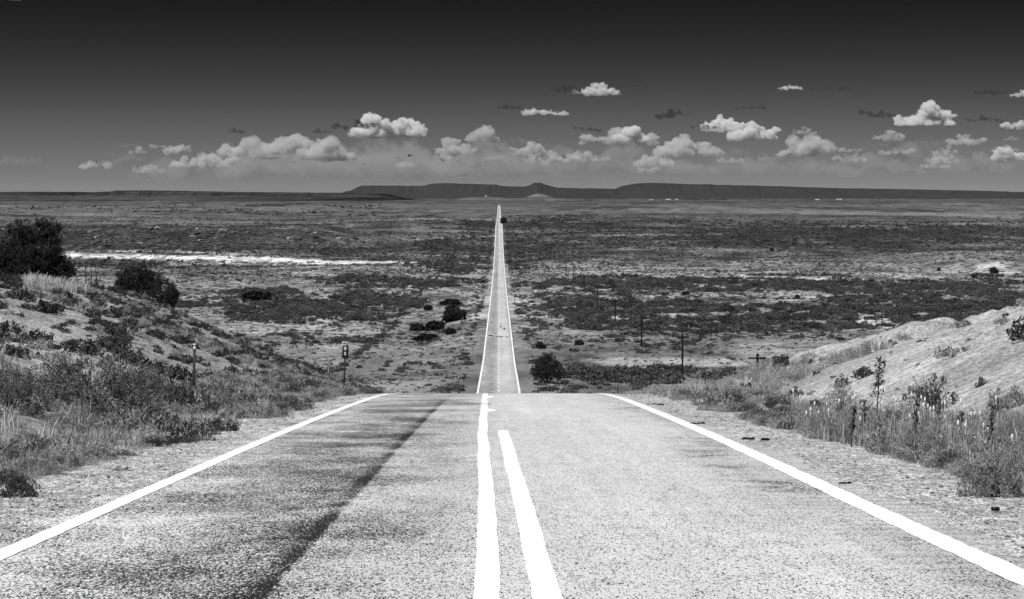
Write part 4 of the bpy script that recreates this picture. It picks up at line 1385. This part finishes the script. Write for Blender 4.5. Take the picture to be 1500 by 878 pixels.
hero_bush("mesquite_bush", 130, 605, 250, 105, 701, 'leaf_mesquite', "large sprawling dark mesquite bush behind the left verge grass", "bush", 90, 120, .018, .15, .8, 30)
hero_bush("mesquite_bush", 15, 598, 120, 84, 702, 'leaf_mesquite', "dark mesquite bush touching the larger sprawling one", "bush", 60, 110, .022, .16, .8, 24)
hero_bush("mesquite_bush", 225, 592, 90, 76, 703, 'leaf_mesquite', "open twiggy mesquite bush beside the reflector post", "bush", 40, 90, .022, .13, .8, 40)
hero_bush("verge_bush", 1452, 728, 110, 72, 704, 'leaf_grey', "rounded leafy weed bush on the gravel edge below the tall weeds", "bush", 46, 60, .038, .2, .8, 20)
hero_bush("verge_bush", 1478, 600, 60, 46, 705, 'leaf_grey', "small rounded weed bush at the foot of the bare bank", "bush", 30, 40, .05, .22)
hero_bush("verge_bush", 1362, 604, 80, 70, 706, 'leaf_shrub', "dark leafy bush rising behind the tall verge weeds", "bush", 36, 34, .045, .18, .9, 24)
hero_bush("verge_bush", 245, 642, 46, 22, 707, 'leaf_shrub', "low dark cushion weed on the left gravel edge", "bush", 26, 60, .05, .2, .6)
hero_bush("verge_bush", 318, 632, 60, 26, 708, 'leaf_shrub', "low spreading dark cushion weed below the reflector post", "bush", 30, 60, .05, .2, .6)
hero_bush("verge_bush", 22, 728, 70, 50, 709, 'leaf_shrub', "dark fine-leaved weed clump alone on the left gravel", "bush", 34, 70, .045, .2, .8)
hero_bush("verge_bush", 1040, 594, 60, 34, 710, 'leaf_grey', "round pale weed bush at the right road edge near the crest", "bush", 34, 44, .05, .2)
hero_bush("verge_bush", 1072, 590, 44, 30, 711, 'leaf_shrub', "dark weed bush at the right road edge near the crest", "bush", 30, 40, .05, .2)
hero_bush("twig_bush", 1140, 545, 34, 36, 712, 'leaf_shrub', "dark twiggy leaning shrub on the nose of the bare bank", "shrub", 14, 16, .06, .16, 1.1, 34)
hero_bush("verge_bush", 1405, 482, 32, 16, 713, 'leaf_grey', "low wiry shrub on the brow of the bare bank", "shrub", 26, 30, .06, .2, .7)
hero_bush("verge_bush", 1219, 496, 16, 30, 714, 'leaf_grey', "upright wispy shrub on the skyline of the bare bank", "shrub", 12, 20, .06, .2, 1.2, 16)
hero_bush("verge_bush", 1235, 596, 56, 50, 715, 'leaf_grey', "grey brushy weed at the foot of the bare bank's nose", "shrub", 30, 40, .045, .2, 1.0, 20)
hero_bush("verge_bush", 590, 566, 40, 26, 716, 'leaf_shrub', "feathery dark bush below the mile marker bank by the crest", "bush", 30, 34, .06, .2, 1.0, 16, dist=150)
for j, (px, py, w, h) in enumerate([(1168, 681, 34, 9), (1240, 770, 30, 12), (1385, 770, 26, 10), (1330, 758, 40, 10), (985, 606, 30, 7), (905, 592, 26, 6)]):
    hero_bush("gravel_weed", px, py, w, h, 720 + j, 'leaf_shrub', "low dark weed tuft on the right gravel shoulder", "weed", 12, 30, .07, .22, .6, 8, group="weed tufts on the right gravel")
for j, (px, py, w, h) in enumerate([(120, 700, 46, 12), (180, 690, 40, 12), (80, 690, 60, 16), (150, 665, 50, 16), (330, 690, 22, 6), (60, 745, 40, 9)]):
    hero_bush("gravel_weed", px, py, w, h, 730 + j, 'leaf_grey', "low sprawling weed on the left gravel shoulder", "weed", 14, 34, .07, .22, .5, 8, group="weeds on the left gravel")

# tall stalks in the right verge
def stalk(px, py, hpx, seed, label, leafy=True, dist=29.0, group=None):
    r = np.random.default_rng(seed)
    X, d, z = on_ray(px, dist); k = d / F
    h = hpx * k
    root = empty("weed_stalk", (X, d, z))
    bend = r.uniform(.03, .10) * h
    pts = [(0, 0, -.05), (bend * .2, 0, h * .4), (bend * .6, 0, h * .75), (bend, 0, h)]
    part("stem", tube(pts, [.012, .010, .008, .004], 5), 'twig', root)
    n = 130 if leafy else 90
    t = r.uniform(.55 if leafy else .35, 1, n) if leafy else r.uniform(.3, 1, n)
    c = np.stack([bend * t ** 1.6 + r.normal(0, .035 if leafy else .018, n), r.normal(0, .03, n), t * h], 1)
    link("leaves", mesh_from("leaves", *leaf_quads(c, np.full(n, .028), r, .4, .5), M['leaf_shrub']), root)
    tag(root, label, "weed", group)


stalk(1284, 640, 132, 751, "tallest leafy weed stalk rising against the bare bank")
for j, (px, hp, dd_) in enumerate([(1247, 60, 29), (1262, 66, 29.5), (1340, 80, 27), (1371, 84, 27), (1447, 92, 24.5), (1225, 52, 31), (1405, 70, 26)]):
    stalk(px, 640, hp, 760 + j, "dark spiky weed stalk among the tall verge weeds", False, dd_, "spiky weed stalks")

# ------------------------------------------------------------------ roadside posts and the mile marker
def text_geo(txt, size, mat, parent, name, loc, w=None):
    cu = bpy.data.curves.new(name, 'FONT')
    cu.body = txt; cu.size = size; cu.align_x = 'CENTER'; cu.align_y = 'CENTER'; cu.extrude = .002
    cu.offset = size * .018
    tmp = bpy.data.objects.new(name, cu); COL.objects.link(tmp)
    me = bpy.data.meshes.new_from_object(tmp.evaluated_get(bpy.context.evaluated_depsgraph_get()))
    COL.objects.unlink(tmp); bpy.data.objects.remove(tmp)
    me.name = name
    o = link(name, me, parent, M[mat])
    o.rotation_euler = (math.pi / 2, 0, 0); o.location = loc
    if w:
        xs = [v.co.x for v in me.vertices]; o.scale.x = w / (max(xs) - min(xs))
    return o


def channel_geo(w, dp, h0, h1):
    """U-channel steel post, open to the back"""
    t = .006
    return join_geo([box_geo(-w / 2, w / 2, -t / 2, t / 2, h0, h1), box_geo(-w / 2, -w / 2 + t, t / 2 + .001, dp, h0, h1), box_geo(w / 2 - t, w / 2, t / 2 + .001, dp, h0, h1)])


SD = 112.0
x, y, _ = on_ray(503.5, SD); k = SD / F
z = float(ground_z(x, y))
ztop = EZ - (500.5 - CY) * k
sign = empty("mile_marker_sign", (x, y, z))
sign.rotation_euler = (0, math.radians(2.2), math.radians(4))
hs = ztop - z
pw, ph = 9.6 * k, 23.5 * k
part("post", channel_geo(.085, .05, -.4, hs - .06), 'steel_dark', sign)
pan = part("panel", box_geo(-pw / 2, pw / 2, -.030, -.022, hs - ph, hs), 'sign_white', sign, "white bordered mile marker plate")
face = part("dark_field", box_geo(-pw / 2 + .012, pw / 2 - .012, -.034, -.0305, hs - ph + .012, hs - ph * .22), 'sign_dark', pan)
text_geo("MILE", .16, 'sign_dark', pan, "lettering", (0, -.034, hs - ph * .115), pw * .80)
text_geo("8", ph * .29, 'white', pan, "numeral", (0, -.037, hs - ph * .44), pw * .36)
text_geo("5", ph * .29, 'white', pan, "numeral", (0, -.037, hs - ph * .77), pw * .36)
for zz in (hs - .12, hs - ph + .12):
    part("bolt", tube([(0, -.031, zz), (0, -.041, zz)], [.012, .010], 6), 'steel_dark', sign)
tag(sign, "white edged mile marker sign reading 85 on a dark leaning post", "sign")


def marker_post(px, ytop, dist, label, w=.07, reflector='white', lean=0.0, head=.10, group=None):
    x, y, z = on_ray(px, dist); k = dist / F
    h = (EZ - (ytop - CY) * k) - z
    root = empty("reflector_post", (x, y, z)); root.rotation_euler = (0, math.radians(lean), 0)
    part("post", channel_geo(w, w * .6, -.3, h), 'steel_dark', root)
    if reflector:
        hw = w * .62
        part("reflector", tube([(0, -.012, h - head * .5), (0, -.030, h - head * .5)], [hw, hw * .95], 10), reflector, root)
        part("cap", box_geo(-w * .55, w * .55, -.006 - w * .1, w * .65, h + .001, h + .03), reflector, root)
    tag(root, label, "post", group)


marker_post(283, 506, 48.0, "dark steel reflector post with a white cap in the left verge grass", .055, 'white', 1.5)
marker_post(672, 552, 225.0, "thin dark marker post with a white reflector left of the far road", .10, 'white')
marker_post(788, 552, 225.0, "thin dark marker post standing in front of the big juniper", .10, 'steel_dark')
marker_post(945, 560, 112.0, "slim dark post with a small disc at the right road edge", .05, 'steel_dark')
for px, yt, dist in ((905, 555, 205.0), (1033, 553, 165.0), (1052, 556, 175.0), (930, 566, 190.0), (1290, 590, 60.0)):
    if px == 1290: continue
    x, y, z = on_ray(px, dist); kk = dist / F
    h = max(1.1, (EZ - (yt - CY) * kk) - z)
    o = part("fence_post", [tube([(0, 0, -.3), (.01, 0, h * .5), (0, 0, h)], [.05, .048, .04], 6)], 'wood_dark', None)
    o.location = (x, y, z)
    tag(o, "lone dark fence post in the grass beyond the right road edge", "post", "lone fence posts right of the road")
for px, yt, dist in ((126, 383, 170.0), (134, 391, 172.0), (141, 390, 174.0)):
    x, y, z = on_ray(px, dist); kk = dist / F
    h = max(.9, (EZ - (yt - CY) * kk) - z)
    o = part("fence_post", [tube([(0, 0, -.3), (.0, 0, h * .5), (-.05, 0, h)], [.045, .042, .035], 6)], 'wood_dark', None)
    o.location = (x, y, z)
    tag(o, "short dark wooden post on the shrubby bank beside the junipers", "post", "short posts beside the junipers")

# ------------------------------------------------------------------ utility poles down the right side
proto = None
for j, dist in enumerate([304, 428, 551, 676, 800, 924, 1050, 1172, 1290, 1410, 1530, 1650]):
    X = 36.0
    z = float(ground_z(X, dist))
    if proto is None:
        z = EZ - (518 - CY) * 304 / F - 8.3
        proto = empty("utility_pole", (X, dist, z))
        part("pole", tube([(0, 0, -2.5), (0, 0, 4), (.02, 0, 8.3)], [.25, .22, .17], 8), 'pole_wood', proto)
        arm = part("crossarm", box_geo(-1.25, 1.25, -.22, -.05, 7.56, 7.78), 'pole_wood', proto)
        for xx in (-1.1, -.45, .45, 1.1):
            part("insulator", tube([(xx, -.11, 7.782), (xx, -.11, 7.86), (xx, -.11, 7.9), (xx, -.11, 7.97)], [.03, .03, .06, .035], 6), 'concrete', arm)
        part("brace", [tube([(-.7, -.06, 7.62), (-.14, -.06, 7.0)], [.02, .02], 4), tube([(.7, -.06, 7.62), (.14, -.06, 7.0)], [.02, .02], 4)], 'steel_dark', proto)
        o = proto
    else:
        o = copy_tree(proto, (X, dist, z - .1), .03 * ((j * 37) % 7 - 3))
        o.scale = (1, 1, .93 + .02 * ((j * 5) % 6))
    nth = ["first", "second", "third", "fourth", "fifth", "sixth", "seventh", "eighth", "ninth", "tenth", "eleventh", "twelfth"][j]
    tag(o, "utility pole with crossarm half hidden behind the nose of the bare bank" if j == 0 else
        f"dark wooden utility pole, {nth} in the row counted from the bare bank", "pole", "utility poles along the road")

# ------------------------------------------------------------------ wire fence on the left of the far road
fx = -33.0
fence = empty("wire_fence", (fx, 300, float(ground_z(fx, 300))))
tag(fence, "long post and wire fence running away parallel to the far road", "fence")
fz0 = fence.location.z
pm = mesh_from("post", *tube([(0, 0, -.3), (0.01, 0, .7), (0, 0, 1.35)], [.075, .07, .06], 6), M['wood_dark'])
fd = np.arange(300, 1750, 6.0)
for d_ in fd:
    z_ = float(ground_z(fx, d_))
    o = link("post", pm, fence)
    o.location = (0, d_ - 300, z_ - fz0); o.rotation_euler = (0, .06 * math.sin(d_), d_)
for hz in (.45, .8, 1.15):
    zz = ground_z(np.full_like(fd, fx), fd) - fz0 + hz
    part("wire", [tube([(0.08, a - 300, b) for a, b in zip(fd, zz)], [.008] * len(fd), 3)], 'steel_dark', fence)
# brush that has grown up along the fence
fr = np.random.default_rng(77)
dd_ = fr.uniform(430, 1700, 450); xx_ = fx - .6 + fr.normal(0, 1.1, 450); s_ = fr.uniform(.3, 1.0, 450)
scatter("fence_line_brush", mesh_thicket, np.stack([xx_, dd_, ground_z(xx_, dd_) - .05], 1), fr.uniform(0, 6.28, 450), np.stack([s_, s_, s_ * 1.05], 1))

# ------------------------------------------------------------------ culvert headwalls where the far road crosses the wash
dcul = float(np.interp(-440, -flat_px(0, np.arange(600, 1500, 2.0))[1], np.arange(600, 1500, 2.0)))
for sx in (-1, 1):
    root = empty("culvert_headwall", (sx * 6.2, dcul, float(ground_z(sx * 6.2, dcul))))
    part("wall", box_geo(-.2, .2, -3.2, 3.2, -.6, .7), 'concrete', root)
    for e in (-1, 1):
        w = part("wing_wall", box_geo(-.15, 2.6, -.15, .15, -.6, .35), 'concrete', root)
        w.location = (sx * .25 + (.0 if sx > 0 else 0), e * 3.3, 0); w.rotation_euler = (0, 0, (0 if sx > 0 else math.pi) + sx * e * .6)
    part("opening_shade", box_geo(.21 if sx > 0 else -.23, .23 if sx > 0 else -.21, -1.6, 1.6, -.55, .35), 'scrap', root)  # black panel on the wall stands in for shade inside the culvert
    part("rail", [box_geo(-.05, .05, -5.5, 5.5, 1.0, 1.3)] + [box_geo(-.06, .06, q - .07, q + .07, -.5, 1.31) for q in (-5.3, -2.65, 0, 2.65, 5.3)], 'steel_dark', root)
    tag(root, "concrete culvert headwall with a dark rail on the fence side of the far road" if sx < 0 else "concrete culvert headwall with a dark rail on the pole side of the far road", "culvert")

# ------------------------------------------------------------------ scraps of tyre on the right gravel
def scrap(px, py, w, h, seed, label, group=None):
    r = np.random.default_rng(seed)
    X, d, z, k = at_px(px, py)
    n = 14
    t = np.linspace(-.5, .5, n)
    yc = .12 * np.sin(t * 5 + r.uniform(0, 6)) * w * k
    hw = (.5 - np.abs(t) ** 1.5) * r.uniform(.3, 1.3, n) * w * k * .30 + .006
    zz = r.uniform(.25, .75, n) * h * k * .55 + .02
    v, f = [], []
    for i in range(n):
        x0 = t[i] * w * k
        v += [(x0, yc[i] - hw[i], zz[i]), (x0, yc[i] + hw[i], zz[i] * .7), (x0, yc[i] + hw[i], max(zz[i] * .7 - .03, 0)), (x0, yc[i] - hw[i], max(zz[i] - .03, 0))]
    for i in range(n - 1):
        for q in range(4):
            f.append((i * 4 + q, i * 4 + (q + 1) % 4, (i + 1) * 4 + (q + 1) % 4, (i + 1) * 4 + q))
    f += [(0, 1, 2, 3), tuple(reversed(range((n - 1) * 4, n * 4)))]
    o = part("tyre_scrap", [(v, f)], 'scrap', None)
    o.location = (X, d, z + .005)
    tag(o, label, "scrap", group)


scrap(960, 594, 26, 4, 801, "long thin black scrap on the right gravel near the crest")
scrap(1022, 623, 22, 7, 802, "curled black tyre scrap lying against the right edge line")
scrap(1096, 645, 18, 7, 803, "thick black tyre scrap on the gravel, first of a close pair")
scrap(1121, 646, 13, 6, 804, "small black tyre scrap on the gravel, second of a close pair")
scrap(1238, 712, 20, 8, 805, "wide black scrap with weed stalks on the right gravel")
scrap(1458, 750, 12, 11, 806, "black upright scrap on the gravel below the weed bush")
# loose stones on both shoulders
sr = np.random.default_rng(88)
def stone_mesh(seed):
    bm = bmesh.new(); bmesh.ops.create_icosphere(bm, subdivisions=1, radius=1)
    rr_ = np.random.default_rng(seed)
    for v in bm.verts: v.co *= rr_.uniform(.65, 1.2); v.co.z *= .65
    me = bpy.data.meshes.new("stone"); bm.to_mesh(me); bm.free(); return me
stones_p = []
for sd in range(4):
    me = stone_mesh(sd); me.materials.append(M['rock_pale']); stones_p.append(me)
stones_d = []
for sd in range(3):
    me = stone_mesh(10 + sd); me.materials.append(M['rock_dark']); stones_d.append(me)
n = 5200
d = sr.uniform(0, 1, n) ** 1.6 * 60 + 13; sg = np.where(sr.uniform(0, 1, n) < .5, -1, 1)
X = sg * (3.62 + np.abs(sr.normal(0, .75, n)))
s_ = .008 + .018 * sr.uniform(0, 1, n) ** 3
scatter("shoulder_stones", stones_p + stones_d[:1], np.stack([X, d, ground_z(X, d) + .003], 1), sr.uniform(0, 6.28, n), np.stack([s_, s_, s_], 1))
# stones on the bare bank
X, d = fan_sample(2600, 30, 150, .05, .262, sr); ok = X > 6.5; X, d = X[ok], d[ok]
s_ = .025 + .09 * sr.uniform(0, 1, len(X)) ** 4
scatter("bank_stones", stones_p + stones_p + stones_d[:1], np.stack([X, d, ground_z(X, d)], 1), sr.uniform(0, 6.28, len(X)), np.stack([s_, s_, s_], 1))
X, d = fan_sample(700, 40, 200, -.262, -.06, sr); ok = X < -7; X, d = X[ok], d[ok]
s_ = .03 + .10 * sr.uniform(0, 1, len(X)) ** 4
scatter("bank_stones", stones_p + stones_p + stones_d[:1], np.stack([X, d, ground_z(X, d)], 1), sr.uniform(0, 6.28, len(X)), np.stack([s_, s_, s_], 1))
# rocks of the dark bluff, two pale boulders on its brow
n = 2600
X = sr.uniform(-620, -120, n); d = sr.uniform(1730, 1900, n)
ok = sr.uniform(0, 1, n) < .25 + .75 * sstep(.45, .6, fbm(X / 40, d / 30, 501, 3)); X, d = X[ok], d[ok]
s_ = .7 + 2.8 * sr.uniform(0, 1, len(X)) ** 3
scatter("bluff_rocks", stones_d + stones_d + stones_p[:1], np.stack([X, d, ground_z(X, d)], 1), sr.uniform(0, 6.28, len(X)), np.stack([s_ * 1.3, s_, s_ * .9], 1))
for j, (px, w) in enumerate(((220, 10), (230, 11))):
    x, y, z = on_ray(px, 1885 + 6 * j); kk = y / F
    o = link("boulder", stones_p[j].copy()); o.location = (x, y, z + 1.0); o.scale = (w * kk / 2, w * kk / 2, w * kk / 2.6)
    tag(o, "pale rounded boulder on the brow of the dark rocky bluff", "boulder", "pale boulders on the bluff")

# ------------------------------------------------------------------ distant ranch buildings, tank and tree rows
def barn(px, w_px, dist, py, label, h=4.5):
    X = CAMX + (px - CX) * dist / F
    z = EZ - (py - CY) * dist / F
    zg = min(z, float(ground_z(X, dist)) + 30)
    w = w_px * dist / F; dp = 14.0
    root = empty("ranch_building", (X, dist, z))
    part("wall", box_geo(-w / 2, w / 2, -dp / 2, dp / 2, -12, h), 'wall', root)
    v = [(-w / 2 - 1, -dp / 2 - 1, h), (w / 2 + 1, -dp / 2 - 1, h), (w / 2 + 1, dp / 2 + 1, h), (-w / 2 - 1, dp / 2 + 1, h), (-w / 2 - 1, 0, h + 4.5), (w / 2 + 1, 0, h + 4.5)]
    part("roof", [(np.array(v) + np.array([0, 0, .02]), [(0, 1, 5, 4), (2, 3, 4, 5), (0, 4, 3, 3), (1, 2, 5, 5), (0, 3, 2, 1)])], 'roof', root)
    part("door", box_geo(-w * .1, w * .1, -dp / 2 - .15, -dp / 2 - .02, -12, h * .7), 'sign_dark', root)
    tag(root, label, "building")


def far_y(dist): return CY + F * float(H(dist)) / dist
for px, w, lab in ((954, 6, "far white ranch shed beside a dark clump of trees"), (979, 7, "far white ranch barn, longest of the ranch group"), (991, 3, "smallest far white ranch shed"),
                   (1197, 6, "far white building at the end of the long tree row"), (1229, 8, "far long pale building standing apart under the mesa")):
    dist = 13500
    X = CAMX + (px - CX) * dist / F
    zg = float(ground_z(X, dist))
    barn(px, w, dist, CY + F * (EZ - zg) / dist, lab)
tr_ = np.random.default_rng(99)
pts, scs = [], []
for x0, x1, n in ((930, 960, 40), (998, 1020, 60), (1020, 1200, 120), (1262, 1310, 30), (858, 872, 16), (780, 800, 12)):
    for _ in range(n):
        px = tr_.uniform(x0, x1); dist = 13650 + tr_.normal(0, 40)
        X = CAMX + (px - CX) * dist / F
        pts.append((X, dist, float(ground_z(X, dist)) - .5)); s = tr_.uniform(3, 7) * (1.5 if n > 50 and x0 < 1000 else 1); scs.append((s * 1.4, s, s * 1.0))
scatter("far_tree_rows", mesh_dark, pts, tr_.uniform(0, 6.28, len(pts)), scs)
x, dist = 712, 14450
X = CAMX + (x - CX) * dist / F
tank = empty("water_tank", (X, dist, EZ - (288.5 - CY) * dist / F))
part("drum", tube([(0, 0, -4), (0, 0, 9.5)], [6.5, 6.5], 14), 'roof', tank)
part("lid", tube([(0, 0, 9.55), (0, 0, 11.2)], [6.7, .8], 14), 'roof', tank)
tag(tank, "tiny white water tank on top of the low knoll where the road points", "tank")
# scrub dots on the far plain left
n = 700
px = tr_.uniform(-10, 560, n); dist = tr_.uniform(4200, 6800, n)
X = CAMX + (px - CX) * dist / F
ok = tr_.uniform(0, 1, n) < sstep(.45, .6, fbm(X / 300, dist / 700, 511, 3)); X, dist = X[ok], dist[ok]
s_ = tr_.uniform(2.0, 4.2, len(X))
scatter("far_junipers", mesh_dark, np.stack([X, dist, ground_z(X, dist) - .2], 1), tr_.uniform(0, 6.28, len(X)), np.stack([s_ * 1.2, s_, s_ * .9], 1))

# ------------------------------------------------------------------ thin haze over the plain
HZ = 1.9e-6
bm = bmesh.new(); bmesh.ops.create_cube(bm, size=1.0)
me = bpy.data.meshes.new("haze"); bm.to_mesh(me); bm.free()
zlo = float(V[:, 2].min()) - 5; zhi = EZ + 220
haze = link("haze", me)
haze.scale = (260000, 90000, zhi - zlo); haze.location = (0, 44000, (zhi + zlo) / 2)
hm = bpy.data.materials.new("thin_haze"); hm.use_nodes = True; hm.node_tree.nodes.clear()
ho = hm.node_tree.nodes.new("ShaderNodeOutputMaterial"); hp = hm.node_tree.nodes.new("ShaderNodeVolumePrincipled")
hp.inputs["Color"].default_value = (.85, .85, .85, 1); hp.inputs["Density"].default_value = HZ
hm.node_tree.links.new(hp.outputs[0], ho.inputs["Volume"])
me.materials.append(hm)
tag(haze, kind="stuff")
